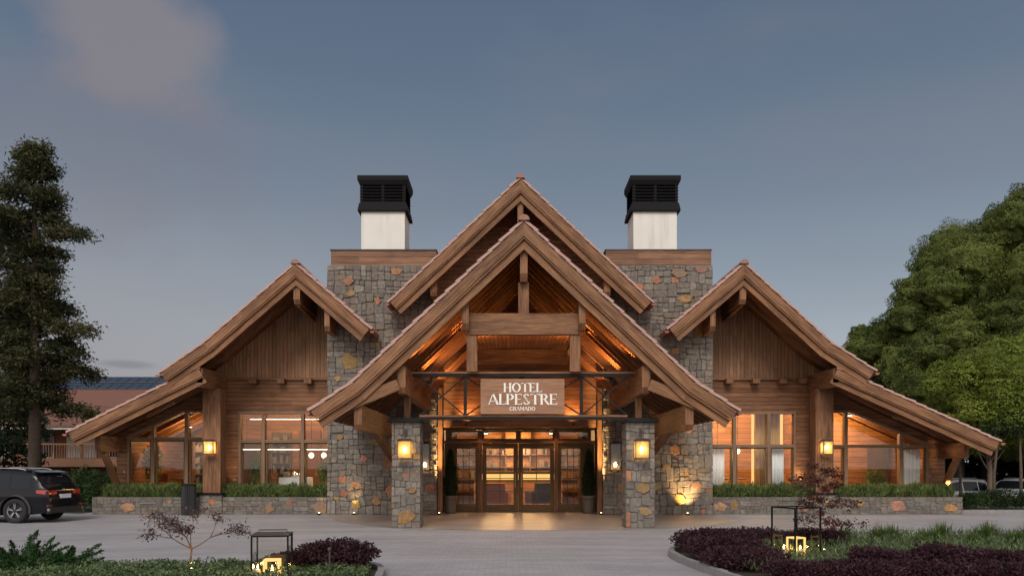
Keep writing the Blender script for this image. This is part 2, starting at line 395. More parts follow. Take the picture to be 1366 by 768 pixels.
AX = {'x': Vector((1, 0, 0)), 'y': Vector((0, 1, 0)), 'z': Vector((0, 0, 1))}
class MB:
    def __init__(s): s.v = []; s.f = []; s.uv = []
    def face(s, pts, g=None, off=(0., 0.)):
        pts = [Vector(p) for p in pts]; i = len(s.v); s.v += [tuple(p) for p in pts]; s.f.append(tuple(range(i, i + len(pts))))
        g = g or AX['x']
        n = Vector((0, 0, 0))
        for k in range(1, len(pts) - 1): n += (pts[k] - pts[0]).cross(pts[k + 1] - pts[0])
        if n.length < 1e-12: n = Vector((0, 0, 1))
        n.normalize()
        gg = g - n * g.dot(n)
        if gg.length < .25:
            gg = AX['z'] if abs(n.z) < .9 else AX['y']; gg = gg - n * gg.dot(n)
        gg.normalize(); cdir = n.cross(gg)
        # keep v direction consistent so planks continue round the same face
        k = max(range(3), key=lambda q: abs(cdir[q]))
        if cdir[k] < 0: cdir = -cdir
        s.uv += [(p.dot(gg) + off[0], p.dot(cdir) + off[1]) for p in pts]
        return s
    def hexa(s, a, b, g=None, off=None):
        """a,b : two quads (4 points each) joined into a box"""
        off = off if off is not None else (random.uniform(0, 50), random.uniform(0, 50))
        a = [Vector(p) for p in a]; b = [Vector(p) for p in b]
        n = (a[1] - a[0]).cross(a[2] - a[0])
        ca = sum(a, Vector()) / 4; cb = sum(b, Vector()) / 4
        if n.dot(cb - ca) > 0: a = a[::-1]; b = b[::-1]
        s.face(a, g, off); s.face(b[::-1], g, off)
        for i in range(4):
            j = (i + 1) % 4; s.face([a[j], a[i], b[i], b[j]], g, off)
        return s
    def box(s, x0, x1, y0, y1, z0, z1, g='x', off=None):
        g = AX[g] if isinstance(g, str) else g
        s.hexa([(x0, y0, z0), (x1, y0, z0), (x1, y1, z0), (x0, y1, z0)], [(x0, y0, z1), (x1, y0, z1), (x1, y1, z1), (x0, y1, z1)], g, off); return s
    def beam(s, p0, p1, w_, h, up=(0, 0, 1), off=None):
        p0 = Vector(p0); p1 = Vector(p1); d = (p1 - p0).normalized(); up = Vector(up); sd = d.cross(up)
        if sd.length < 1e-4: sd = d.cross(Vector((1, 0, 0)))
        sd.normalize(); u = sd.cross(d).normalized(); a = sd * w_ / 2; c = u * h / 2
        q = lambda p: [p - a - c, p + a - c, p + a + c, p - a + c]
        s.hexa(q(p0), q(p1), d, off); return s
    def prism(s, poly, y0, y1, g=None, off=None):
        """poly in (x,z), extruded in y"""
        off = off if off is not None else (random.uniform(0, 50), random.uniform(0, 50))
        ar = sum(poly[i][0] * poly[(i + 1) % len(poly)][1] - poly[(i + 1) % len(poly)][0] * poly[i][1] for i in range(len(poly)))
        if ar < 0: poly = poly[::-1]
        s.face([(x, y0, z) for x, z in poly], g, off); s.face([(x, y1, z) for x, z in poly[::-1]], g, off)
        n = len(poly)
        for i in range(n):
            j = (i + 1) % n; (xa, za), (xb, zb) = poly[i], poly[j]
            s.face([(xb, y0, zb), (xa, y0, za), (xa, y1, za), (xb, y1, zb)], g, off)
        return s
    def lathe(s, prof, c=(0, 0), z0=0., n=16, cap=True):
        cx, cy = c
        ring = [[(cx + r * math.cos(2 * math.pi * k / n), cy + r * math.sin(2 * math.pi * k / n), z0 + z) for k in range(n)] for r, z in prof]
        for a, b_ in zip(ring, ring[1:]):
            for k in range(n):
                j = (k + 1) % n; s.face([a[k], a[j], b_[j], b_[k]], AX['z'])
        if cap:
            s.face(ring[0][::-1]); s.face(ring[-1])
        return s
    def tube(s, pts, rads, n=7):
        pts = [Vector(p) for p in pts]; rings = []
        for i, p in enumerate(pts):
            d = (pts[min(i + 1, len(pts) - 1)] - pts[max(i - 1, 0)]).normalized()
            a = d.cross(Vector((.31, .2, .93)) if abs(d.z) < .95 else Vector((1, 0, 0))).normalized(); b_ = d.cross(a)
            r = rads[i] if isinstance(rads, (list, tuple)) else rads
            rings.append([p + (a * math.cos(2 * math.pi * k / n) + b_ * math.sin(2 * math.pi * k / n)) * r for k in range(n)])
        for i in range(len(rings) - 1):
            d = (pts[i + 1] - pts[i])
            for k in range(n):
                j = (k + 1) % n; s.face([rings[i][k], rings[i][j], rings[i + 1][j], rings[i + 1][k]], d)
        s.face(rings[0][::-1]); s.face(rings[-1]); return s
    def build(s, name, mat, parent=None, smooth=False, weld=False):
        me = bpy.data.meshes.new(name); me.from_pydata(s.v, [], s.f)
        uvl = me.uv_layers.new(name='UVMap'); uvl.data.foreach_set('uv', np.array(s.uv, dtype=np.float32).ravel())
        if weld or smooth:
            bm = bmesh.new(); bm.from_mesh(me); bmesh.ops.remove_doubles(bm, verts=bm.verts, dist=1e-5); bm.to_mesh(me); bm.free()
        if smooth: me.shade_smooth()
        me.update()
        return link(name, me, mat, parent)
def bx(name, mat, parent, *a, g='x'): return MB().box(*a, g=g).build(name, mat, parent)

def offset_poly(pl, d):
    """offset a left-to-right polyline downwards by perpendicular distance d, mitred"""
    out = []
    for i, p in enumerate(pl):
        p = Vector(p); ns = []
        if i > 0: e = (Vector(pl[i]) - Vector(pl[i - 1])).normalized(); ns.append(Vector((e.y, -e.x)))
        if i < len(pl) - 1: e = (Vector(pl[i + 1]) - Vector(pl[i])).normalized(); ns.append(Vector((e.y, -e.x)))
        if len(ns) == 1: out.append(tuple(p + ns[0] * d))
        else:
            m_ = (ns[0] + ns[1]).normalized(); out.append(tuple(p + m_ * (d / m_.dot(ns[0]))))
    return out
def strip(mb, pl, d0, d1, y0, y1):
    a = offset_poly(pl, d0); b_ = offset_poly(pl, d1)
    for i in range(len(pl) - 1):
        e = Vector((a[i + 1][0] - a[i][0], 0, a[i + 1][1] - a[i][1])).normalized()
        q = lambda y: [(a[i][0], y, a[i][1]), (a[i + 1][0], y, a[i + 1][1]), (b_[i + 1][0], y, b_[i + 1][1]), (b_[i][0], y, b_[i][1])]
        mb.hexa(q(y0), q(y1), e)
def zat(pl, x):
    for (xa, za), (xb, zb) in zip(pl, pl[1:]):
        if xa - 1e-9 <= x <= xb + 1e-9: return za + (zb - za) * (x - xa) / (xb - xa)
    return None
# ------------------------------------------------------------------ rubble stone facing: every stone is its own raised, bevelled polygon
def clip(poly, nx, ny, d):
    out = []
    for i in range(len(poly)):
        a = poly[i]; b = poly[(i + 1) % len(poly)]
        da = a[0] * nx + a[1] * ny - d; db = b[0] * nx + b[1] * ny - d
        if da <= 0: out.append(a)
        if (da < 0 < db) or (db < 0 < da):
            k = da / (da - db); out.append((a[0] + (b[0] - a[0]) * k, a[1] + (b[1] - a[1]) * k))
    return out
class Stones:
    def __init__(s, seed=1, dark=1.): s.v = []; s.f = []; s.t = []; s.r = random.Random(seed); s.dark = dark
    def tint(s, orange):
        r = s.r
        q = r.random()
        if q < orange: c = (.40 + r.uniform(-.08, .08), .215 + r.uniform(-.05, .04), .11 + r.uniform(-.03, .03))
        elif q < orange + .05: c = (.26, .215, .17)
        elif q < orange + .16: c = (.22, .18, .15)
        elif q < orange + .24: c = (.27, .25, .225)
        else:
            g = r.uniform(.15, .225); c = (g * 1.12, g * .99, g * .87)
        return tuple(x * s.dark for x in c)
    def panel(s, u0, u1, v0, v1, fn, cw=.34, ch=.24, jit=.13, gap=.0055, depth=.05, orange=.04, spots=(), top=None):
        """roughly squared rubble in wobbling courses; ochre boulders break the courses"""
        r = s.r; ph = [r.uniform(0, 6.28) for _ in range(4)]
        wob = lambda u, v_: ch * .10 * (math.sin(u * 2.3 + ph[0] + v_ * 3) + math.sin(u * 5.1 + ph[1] + v_ * 5))
        def stone(poly, t, dd, bev=.86, kc=.16):
            cx = sum(p[0] for p in poly) / len(poly); cy = sum(p[1] for p in poly) / len(poly)
            P = []
            for p in poly:
                dx, dy = p[0] - cx, p[1] - cy; l = math.hypot(dx, dy) + 1e-6; k = max(.3, 1 - gap * 1.3 / l); P.append((cx + dx * k, cy + dy * k))
            Q = []
            for q in range(len(P)):
                p, n_ = P[q], P[(q + 1) % len(P)]
                # knock the corner off a little
                pm = P[q - 1]; c_ = r.uniform(.04, kc)
                Q.append((p[0] + (pm[0] - p[0]) * c_, p[1] + (pm[1] - p[1]) * c_)); Q.append((p[0] + (n_[0] - p[0]) * c_, p[1] + (n_[1] - p[1]) * c_))
            i0 = len(s.v); n = len(Q); tx, ty = r.uniform(-.06, .06), r.uniform(-.06, .06)
            for (sc_, hh) in ((1., 0.), (1., .72), (bev, 1.)):
                for p in Q:
                    x, y = cx + (p[0] - cx) * sc_, cy + (p[1] - cy) * sc_
                    s.v.append(fn(x, y, (dd + tx * (x - cx) + ty * (y - cy)) * hh)); s.t.append(t)
            for lev in (0, 1):
                for q in range(n):
                    q2 = (q + 1) % n; s.f.append((i0 + lev * n + q, i0 + lev * n + q2, i0 + (lev + 1) * n + q2, i0 + (lev + 1) * n + q))
            s.f.append(tuple(i0 + 2 * n + q for q in range(n)))
        clu = lambda p: (min(max(p[0], u0), u1), min(max(p[1], v0), v1))
        v = v0; first = True
        while v < v1 - .02:
            H = ch * r.uniform(1.5, 2.5)
            if v + H > v1 - ch * .8: H = v1 - v
            u = u0 - r.uniform(0, cw * .5)
            lo = lambda q, b_=v: b_ + (wob(q, b_) if b_ > v0 + .01 else 0); hi = lambda q, b_=v + H: b_ + (wob(q, b_) if b_ < v1 - .01 else 0)
            sl0 = 0.
            while u < u1 - .02:
                full = r.random() < .22 and H < ch * 2.3
                w_ = cw * (r.uniform(.6, 1.05) if full else r.uniform(.55, 1.6))
                if u + w_ > u1 - cw * .3: w_ = u1 - u
                sl1 = r.uniform(-1, 1) * jit * cw * .5 if u + w_ < u1 - .01 else 0.
                if full: cuts = [0, 1]
                elif H > ch * 2.1 and r.random() < .6: a_ = r.uniform(.25, .4); cuts = [0, a_, a_ + r.uniform(.22, .36), 1]
                else: cuts = [0, r.uniform(.36, .64), 1]
                for k0, k1 in zip(cuts, cuts[1:]):
                    subs = [(u, u + w_)] if (w_ < cw * .9 or r.random() < .55) else [(u, u + w_ * .5), (u + w_ * .5, u + w_)]
                    for ua, ub in subs:
                        f_ = lambda q, k: lo(q) + (hi(q) - lo(q)) * k
                        sa = sl0 if ua == u else 0.; sb = sl1 if ub == u + w_ else 0.
                        j_ = lambda: r.uniform(-.012, .012)
                        poly = [(ua + sa * (k0 - .5), f_(ua, k0) + j_()), (ub + sb * (k0 - .5), f_(ub, k0) + j_()), (ub + sb * (k1 - .5), f_(ub, k1) + j_()), (ua + sa * (k1 - .5), f_(ua, k1) + j_())]
                        poly = [clu(p) for p in poly]; cx = sum(p[0] for p in poly) / 4; cy = sum(p[1] for p in poly) / 4
                        if abs(poly[1][0] - poly[0][0]) < .03 or abs(poly[2][1] - poly[1][1]) < .02: continue
                        if any((cx - a) ** 2 + (cy - b_) ** 2 < (rad * .55) ** 2 for a, b_, rad in spots): continue
                        stone(poly, s.tint(orange), depth * r.uniform(.45, .95))
                sl0 = sl1; u += w_
            v += H
        for a, b_, rad in spots:
            n = r.choice((4, 5, 5, 6)); rad *= 1.02; a0 = r.uniform(0, 6.28); ex = r.uniform(.8, 1.2); ez = r.uniform(.65, 1.05)
            poly = [clu((a + ex * rad * r.uniform(.7, 1.15) * math.cos(a0 + 6.283 * (k + r.uniform(-.22, .22)) / n), b_ + ez * rad * r.uniform(.7, 1.15) * math.sin(a0 + 6.283 * (k + r.uniform(-.22, .22)) / n))) for k in range(n)]
            k_ = r.uniform(.62, .98); stone(poly, ((.47 + r.uniform(-.05, .04)) * k_, (.265 + r.uniform(-.04, .05)) * k_, (.145 + r.uniform(-.03, .03)) * k_), depth * 1.12, .9)
    def build(s, name, parent):
        me = bpy.data.meshes.new(name); me.from_pydata(s.v, [], s.f)
        a = me.color_attributes.new('tint', 'FLOAT_COLOR', 'POINT')
        arr = np.ones((len(s.v), 4), np.float32); arr[:, :3] = np.array(s.t); a.data.foreach_set('color', arr.ravel())
        me.update()
        return link(name, me, 'stone', parent)
def front(y): return lambda u, v, d: (u, y - d, v)
def back_(y): return lambda u, v, d: (u, y + d, v)
def side(x, s_): return lambda u, v, d: (x + s_ * d, u, v)

# ------------------------------------------------------------------ ground
def sheet(name, pts, z, mat):
    me = bpy.data.meshes.new(name); me.from_pydata([(x, y, z) for x, y in pts], [], [tuple(range(len(pts)))]); me.update()
    return tag(link(name, me, mat), kind='structure')
sheet('ground', [(-700, -300), (700, -300), (700, 1200), (-700, 1200)], -.02, 'earth')
sheet('driveway', [(-60, -12), (60, -12), (60, 24.5), (40, 26.2), (22, 27.0), (14.6, 27.1), (14.6, 28), (-14.5, 28), (-14.5, 27.2), (-18, 28.5), (-40, 31), (-60, 31)], 0.0, 'cobbles')
sheet('porch_paving', [(-3.9, 21.6), (-3.1, 20.75), (-1.0, 20.3), (1.5, 20.3), (3.6, 20.75), (4.6, 21.6), (6.2, 23.6), (6.2, 26.7), (2.8, 26.8), (2.8, 28.4), (-2.8, 28.4), (-2.8, 26.8), (-6.2, 26.7), (-5.3, 23.6)], .004, 'flagstone')
sheet('car_park', [(14.6, 31), (60, 29), (80, 60), (14, 60)], .004, 'asphalt')

# ------------------------------------------------------------------ the hotel
B = empty('hotel_building', (0, 26.7, 0), 'wide timber and rubble stone lodge with steep gables over a lit entrance porch', 'hotel')
def roof(name, pl, y0, y1, rafters=None, tiles=True, step=.36, ridge_x=None, soffit_to=None):
    """tiles, boards, two stepped bargeboards, rafters; pl is the top line in x,z from left to right"""
    root = MB(); strip(root, pl, .05, .13, y0 + .10, y1)
    s_ = root.build(name, 'wood_soffit', B)
    m_ = MB(); strip(m_, pl, .03, .27, y0, y0 + .055); m_.build('bargeboard', 'wood_fascia', s_)
    m_ = MB(); strip(m_, pl, .285, .315, y0 + .02, y0 + .10); strip(m_, pl, .30, .49, y0 + .10, y0 + .16); m_.build('barge_moulding', 'wood_fascia', s_)
    # tile courses: overlapping slabs climbing the slope, the rake edge covered with half-round tiles
    tl = MB(); rk = MB(); r = random.Random(len(name) + int(y0 * 7))
    for (xa, za), (xb, zb) in zip(pl, pl[1:]):
        p, q = Vector((xa, 0, za)), Vector((xb, 0, zb))
        if zb < za: p, q = q, p                     # p is the low end
        d = (q - p); ln = d.length; d.normalize(); up = Vector((-d.z, 0, d.x)); up = up if up.z > 0 else -up
        n = max(1, round(ln / step)); st = ln / n
        for k in range(n):
            a = p + d * (k * st - .04); b_ = p + d * ((k + 1) * st + .03)
            j = r.uniform(-.006, .006)
            lo, hi = up * (.035 + j), up * (.005 + j)
            A = [a - up * .03, a + lo + up * .02, b_ + hi + up * .02, b_ - up * .04]
            q1 = lambda y, c: [(v.x, y, v.z) for v in c]
            tl.hexa(q1(y0 + .16, A), q1(y1, A), d)
            # half-round rake tile
            pts0, pts1 = [], []
            rad = .085 + r.uniform(-.006, .008); y_c = y0 + .07; jj = r.uniform(-.012, .012)
            ring = [(math.cos(th), math.sin(th)) for th in [math.pi * t_ / 6 for t_ in range(7)]]
            def cyl(o, rr, lift): return [(o.x + up.x * (sn * rr + lift), y_c + cs * rr + jj, o.z + up.z * (sn * rr + lift)) for cs, sn in ring]
            c0 = cyl(a - d * .02, rad, .008); c1_ = cyl(b_, rad * .84, -.018)
            for t_ in range(6): rk.face([c0[t_], c0[t_ + 1], c1_[t_ + 1], c1_[t_]], d)
            rk.face(c0)
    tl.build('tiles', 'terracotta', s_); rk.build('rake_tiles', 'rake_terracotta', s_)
    if ridge_x is not None:
        rz = zat(pl, ridge_x); rg = MB(); n = max(2, int((y1 - y0) / .42))
        for k in range(n):
            ya = y0 - .05 + k * (y1 - y0) / n; yb = ya + (y1 - y0) / n + .05; r0, r1 = .135, .115
            pa = [(ridge_x + r0 * math.cos(th), ya, rz + .0 + r0 * math.sin(th)) for th in [math.pi * t_ / 8 for t_ in range(9)]]
            pb = [(ridge_x + r1 * math.cos(th), yb, rz + .0 + r1 * math.sin(th)) for th in [math.pi * t_ / 8 for t_ in range(9)]]
            for t_ in range(8): rg.face([pa[t_], pa[t_ + 1], pb[t_ + 1], pb[t_]], AX['y'])
            rg.face(pa)
        rg.build('ridge_tiles', 'terracotta', s_)
    if rafters:
        y = rafters[0]; dep = .20 if name == 'portico_roof' else .27
        while y < rafters[1]:
            m_ = MB(); strip(m_, pl, .125, dep, y, y + .085); m_.build('rafter', 'wood_beam', s_); y += rafters[2]
    return s_
SL = 0.943
PORT = [(-5.16, 2.92), (-4.16, 3.58), (0, 7.5), (4.16, 3.58), (5.16, 2.92)]
CENT = [(-4.06, 6.66), (0, 10.48), (4.06, 6.66)]
LEFT = [(-11.14, 4.45), (-9.80, 5.37), (-6.97, 7.82), (-4.66, 5.82)]
RIGHT = [(4.60, 5.82), (6.93, 7.82), (9.62, 5.37), (10.96, 4.52)]
LLOW = [(-14.06, 2.62), (-10.0, 4.62)]
RLOW = [(9.86, 4.61), (14.89, 2.34)]
roof('portico_roof', PORT, 19.9, 27.0, rafters=(20.5, 26.6, .62), ridge_x=0)
roof('central_roof', CENT, 25.55, 40.0, rafters=(26.1, 26.9, .6), ridge_x=0)
roof('west_roof', LEFT, 25.5, 40.0, rafters=(26.2, 40, .9), ridge_x=-6.97)
roof('east_roof', RIGHT, 25.5, 40.0, rafters=(26.2, 40, .9), ridge_x=6.93)
roof('west_aisle_roof', LLOW, 25.62, 40.0, rafters=(26.3, 40, .9))
roof('east_aisle_roof', RLOW, 25.62, 40.0, rafters=(26.3, 40, .9))

# gutters: copper ends showing at the eaves
for (x, z, y0, y1) in [(-5.24, 2.86, 19.95, 26.6), (5.24, 2.86, 19.95, 26.6), (-4.13, 6.6, 25.6, 26.6), (4.13, 6.6, 25.6, 26.6), (-4.6, 5.74, 25.55, 26.6), (4.54, 5.74, 25.55, 26.6), (-11.22, 4.37, 25.5, 39.9), (11.04, 4.44, 25.5, 39.9), (-14.16, 2.55, 25.6, 39.9), (14.99, 2.27, 25.6, 39.9)]:
    g_ = MB(); ths = [math.pi + math.pi * k / 6 for k in range(7)]
    ra = [(x + .075 * math.cos(t_), z + .02 + .075 * math.sin(t_)) for t_ in ths] + [(x + .065 * math.cos(t_), z + .02 + .065 * math.sin(t_)) for t_ in ths[::-1]]
    for i in range(len(ra)):
        j = (i + 1) % len(ra); g_.face([(ra[i][0], y0, ra[i][1]), (ra[j][0], y0, ra[j][1]), (ra[j][0], y1, ra[j][1]), (ra[i][0], y1, ra[i][1])], AX['y'])
    cap_ = ra[:7]; g_.face([(a, y0 + .002, b_) for a, b_ in cap_]); g_.build('gutter', 'copper', B)

# purlins and ridge beams: heavy timbers running back, ends clipped
def purlin(x, z0, z1, y0, y1, w_=.17, name='purlin'):
    p = MB(); h = z1 - z0; c = h * .22
    # side profile in (y,z), extruded in x, lower front corner clipped
    prof = [(y0, z1), (y0, z0 + c), (y0 + c * .7, z0), (y1, z0), (y1, z1)]
    off = (random.uniform(0, 40), random.uniform(0, 40))
    a = [(x - w_ / 2, y, z) for y, z in prof]; b_ = [(x + w_ / 2, y, z) for y, z in prof]
    p.face(a, AX['y'], off); p.face(b_[::-1], AX['y'], off)
    for i in range(5):
        j = (i + 1) % 5; p.face([a[j], a[i], b_[i], b_[j]], AX['y'], off)
    return p.build(name, 'wood_beam', B)
purlin(0, 6.10, 6.88, 20.12, 26.9, .18, 'ridge_beam')
for s_ in (-1, 1):
    purlin(s_ * 1.43, 4.92, 5.58, 20.15, 26.9)
    purlin(s_ * 2.99, 3.36, 4.02, 20.15, 26.9, .20)
    purlin(s_ * 4.05, 2.46, 3.06, 20.15, 26.9, .20)
    purlin(s_ * 2.72, 6.9, 7.42, 25.8, 27.0, .2)
    bs = MB().beam((s_ * 4.05, 26.6, 1.75), (s_ * 4.05, 22.6, 2.55), .16, .20); bs.build('brace', 'wood_beam', B)
purlin(0, 9.0, 9.85, 25.75, 27.0, .18, 'ridge_beam')
for x, sgn in ((-6.97, 1), (6.93, -1)):
    purlin(x, 6.62, 7.22, 25.68, 28.0, .20, 'ridge_beam')
    MB().beam((x, 25.9, 6.62), (x, 27.95, 6.50), .10, .12).build('brace', 'wood_beam', B)
for x in (-6.03, 6.0): purlin(x, 5.78, 6.44, 25.7, 26.72, .16)
for x in (-10.0, 9.84): purlin(x, 4.05, 4.60, 25.72, 28.0, .17)
for x, zt in ((-13.55, 2.58), (14.33, 2.36)):
    purlin(x, zt - .54, zt - .04, 26.45, 27.99, .17)
    b_ = MB().beam((x, 27.93, .75), (x, 26.85, 2.0), .15, .20, up=(0, 1, 0)); b_.build('brace', 'wood_beam', B)
for s_ in (-1, 1): MB().beam((s_ * 4.90, 20.09, 2.80), (s_ * 3.06, 20.09, 3.56), .07, .27).build('eave_tie', 'wood_beam', B)
# short sloping struts under the lower roofs
MB().beam((-11.9, 26.3, 3.15), (-11.0, 26.3, 3.62), .08, .10).build('strut', 'wood_beam', B)
MB().beam((11.9, 26.3, 3.15), (13.0, 26.3, 2.72), .08, .10).build('strut', 'wood_beam', B)

# portico truss: king post, collar, queen posts
MB().box(-1.36, 1.36, 20.40, 20.62, 4.83, 5.35).build('collar_beam', 'wood_beam', B)
MB().box(-.13, .13, 20.44, 20.60, 5.35, 6.12, g='z').build('king_post', 'wood_beam', B)
for s_ in (-1, 1): MB().box(s_ * 1.28 - .13, s_ * 1.28 + .13, 20.44, 20.60, 3.92, 4.83, g='z').build('queen_post', 'wood_beam', B)
# second collar further back and boarded ceiling between the inner purlins
MB().box(-1.34, 1.34, 23.95, 24.15, 4.55, 4.98).build('collar_beam', 'wood_beam', B)
MB().box(-1.34, 1.34, 20.63, 23.94, 4.95, 5.0, g='y').build('ceiling_panel', 'wood_soffit', B)
for s_ in (-1, 1):
    MB().beam((s_ * 2.9, 22.3, 3.7), (s_ * 1.5, 22.3, 5.05), .14, .2).build('rafter_brace', 'wood_beam', B)
    MB().beam((s_ * 2.9, 24.9, 3.7), (s_ * 1.5, 24.9, 5.05), .14, .2).build('rafter_brace', 'wood_beam', B)
# flat steel truss carrying the sign, tan timber strips on its chords
tr = MB(); YT = 20.84
tr.box(-2.80, 2.80, YT - .03, YT + .09, 3.83, 3.90); tr.box(-2.66, 2.66, YT - .03, YT + .09, 2.74, 2.81)
T = tr.build('steel_truss', 'steel_dark', B)
MB().box(-2.86, 2.86, YT - .06, YT + .11, 3.902, 3.955).build('chord_strip', 'wood_fascia', T)
MB().box(-2.62, 2.62, YT - .06, YT + .11, 2.812, 2.865).build('chord_strip', 'wood_fascia', T)
for s_ in (-1, 1):
    MB().box(s_ * 1.47 - .04, s_ * 1.47 + .04, YT, YT + .06, 2.86, 3.83).build('strut', 'steel_dark', T)
for a, b_ in ((-2.62, -1.50), (-1.44, 0), (0, 1.44), (1.50, 2.62)):
    MB().beam((a, YT + .02, 3.82), (b_, YT + .02, 2.87), .022, .035).build('diagonal', 'steel_dark', T)
    MB().beam((a, YT + .07, 2.87), (b_, YT + .07, 3.82), .022, .035).build('diagonal', 'steel_dark', T)

# stone pillars
for i, s_ in enumerate((-1, 1)):
    x = s_ * 2.98; a, b_ = x - .335, x + .335; y0, y1 = 20.99, 21.66
    core = MB().box(a, b_, y0, y1, 0, 2.70).build('stone_pillar', 'mortar', B)
    st = Stones(31 + i)
    sp1 = [(x + .02, .33, .26), (x + .16, .95, .12), (x - .02, 1.35, .1)] if s_ < 0 else [(x + .05, 1.0, .2), (x + .1, .42, .2), (x - .17, 1.75, .1)]
    st.panel(a - .03, b_ + .03, 0, 2.70, front(y0), .26, .20, depth=.045, orange=.015, spots=sp1, gap=.006)
    st.panel(y0, y1 + .03, 0, 2.70, side(a, -1), .28, .21, depth=.04); st.panel(y0, y1 + .03, 0, 2.70, side(b_, 1), .28, .21, depth=.04)
    st.panel(a - .03, b_ + .03, 0, 2.70, back_(y1), .3, .21, depth=.04)
    st.build('stone_facing', core)
    MB().box(x - .47, x + .47, 20.84, 21.80, 2.70, 2.735).box(x - .42, x + .42, 20.88, 21.76, 2.735, 2.80).build('steel_cap', 'steel_dark', core)
    MB().box(x - .075, x + .075, 21.2, 21.35, 2.80, 3.37, g='z').build('post', 'wood_beam', core)

# stone towers with timber coping and white chimneys
for i, (s_, spots) in enumerate(((-1, [(-5.5, 7.15, .22), (-5.55, 7.55, .2), (-4.0, 7.85, .2), (-5.75, 6.75, .2), (-4.6, 6.9, .15), (-5.52, 4.95, .32), (-5.05, 1.8, .2), (-5.3, .95, .22), (-4.1, .78, .3), (-4.25, 1.7, .26), (-5.3, .36, .27), (-4.7, 2.35, .2), (-4.65, .42, .18), (-5.85, 2.5, .18), (-5.7, .7, .2), (-2.95, .9, .22), (-5.9, 4.4, .16), (-4.9, 6.1, .15)]),
                                (1, [(5.15, 7.8, .25), (4.4, 7.6, .24), (5.85, 7.9, .18), (5.35, 7.0, .3), (3.5, 7.5, .2), (3.95, 1.3, .22), (5.75, .95, .22), (4.3, .9, .26), (5.0, 2.1, .2), (3.3, .85, .26), (5.45, 2.75, .2), (5.9, 6.1, .2), (4.75, 1.55, .16), (5.2, .5, .3), (3.1, 1.5, .2)]))):
    a, b_ = sorted((s_ * 6.25, s_ * 2.70))
    core = MB().box(a + .03, b_ - .03, 26.76, 31.0, 0, 8.06).build('stone_tower', 'mortar', B)
    st = Stones(5 + i)
    st.panel(a, b_, 0, 8.07, front(26.75), .33, .20, jit=.3, depth=.06, orange=.02, spots=spots)
    xo = s_ * 6.22; xi = s_ * 2.73
    st.panel(26.76, 31.0, 3.5, 8.07, side(xo, s_), .32, .22, depth=.05, orange=.03)
    st.panel(26.76, 28.1, 0, 2.85, side(xi, -s_), .30, .20, depth=.05, orange=.03)
    st.build('stone_facing', core)
    cp = MB().box(a + .10, b_ - .02, 26.84, 31.0, 8.075, 8.58); cp.build('timber_coping', 'wood_coping', core)
    MB().box(a + .07, b_ + .0, 26.81, 31.03, 8.582, 8.612).build('coping_cap', 'iron_worn', core)
    # chimney
    a, b_ = sorted((s_ * 5.55, s_ * 4.02)); b2 = 30.35
    ch = MB().box(a, b_, 29.0, b2, 8.0, 10.62).build('chimney', 'plaster', B)
    cap = MB()
    def frustum(mb, e0, z0, e1, z1):
        q = lambda e, z: [(a - e, 29.0 - e, z), (b_ + e, 29.0 - e, z), (b_ + e, b2 + e, z), (a - e, b2 + e, z)]
        mb.hexa(q(e0, z0), q(e1, z1))
    frustum(cap, .11, 10.50, .11, 10.56); frustum(cap, .11, 10.56, .06, 10.80)
    frustum(cap, .03, 10.80, .03, 10.86)
    frustum(cap, .05, 11.43, .12, 11.58); frustum(cap, .12, 11.58, .12, 11.74)
    cp = cap.build('chimney_cap', 'black_metal', ch)
    for k in range(5):
        z = 10.90 + k * .108; lv = MB(); q = lambda e, z: [(a - e, 29.0 - e, z), (b_ + e, 29.0 - e, z), (b_ + e, b2 + e, z), (a - e, b2 + e, z)]
        e0, e1 = .05, -.03
        o0, o1, i0_, i1_ = q(e0, z), q(e1, z + .085), q(e0 - .02, z + .004), q(e1 - .02, z + .092)
        for t_ in range(4):
            u_ = (t_ + 1) % 4; lv.hexa([o0[t_], o0[u_], o1[u_], o1[t_]], [i0_[t_], i0_[u_], i1_[u_], i1_[t_]])
        lv.build('louvre', 'black_metal', ch)
    for (x, y) in ((a + .02, 29.02), (b_ - .02, 29.02), (a + .02, b2 - .02), (b_ - .02, b2 - .02), ((a + b_) / 2, 29.02), (a + .5, b2 - .02), (b_ - .5, b2 - .02)):
        MB().box(x - .05, x + .05, y - .05, y + .05, 10.85, 11.45).build('cap_post', 'black_metal', ch)

# central gable wall above and behind the porch
cw_ = MB(); top = [(-2.7, zat(CENT, -2.7) - .14), (0, 10.48 - .19), (2.7, zat(CENT, 2.7) - .14)]
cw_.prism([(-2.68, 2.84), (2.68, 2.84), (2.68, top[2][1]), (0, top[1][1]), (-2.68, top[0][1])], 27.05, 27.25, AX['x'])
cw_.build('central_gable_wall', 'wood_siding', B)
MB().box(-2.66, 2.66, 27.26, 28.15, 2.84, 2.92, g='x').build('entrance_soffit', 'wood_soffit', B)
for s_ in (-1, 1): MB().box(s_ * 2.60 - .07, s_ * 2.60 + .07, 26.86, 27.0, 0.005, 4.1, g='z').build('corner_post', 'wood_beam', B)

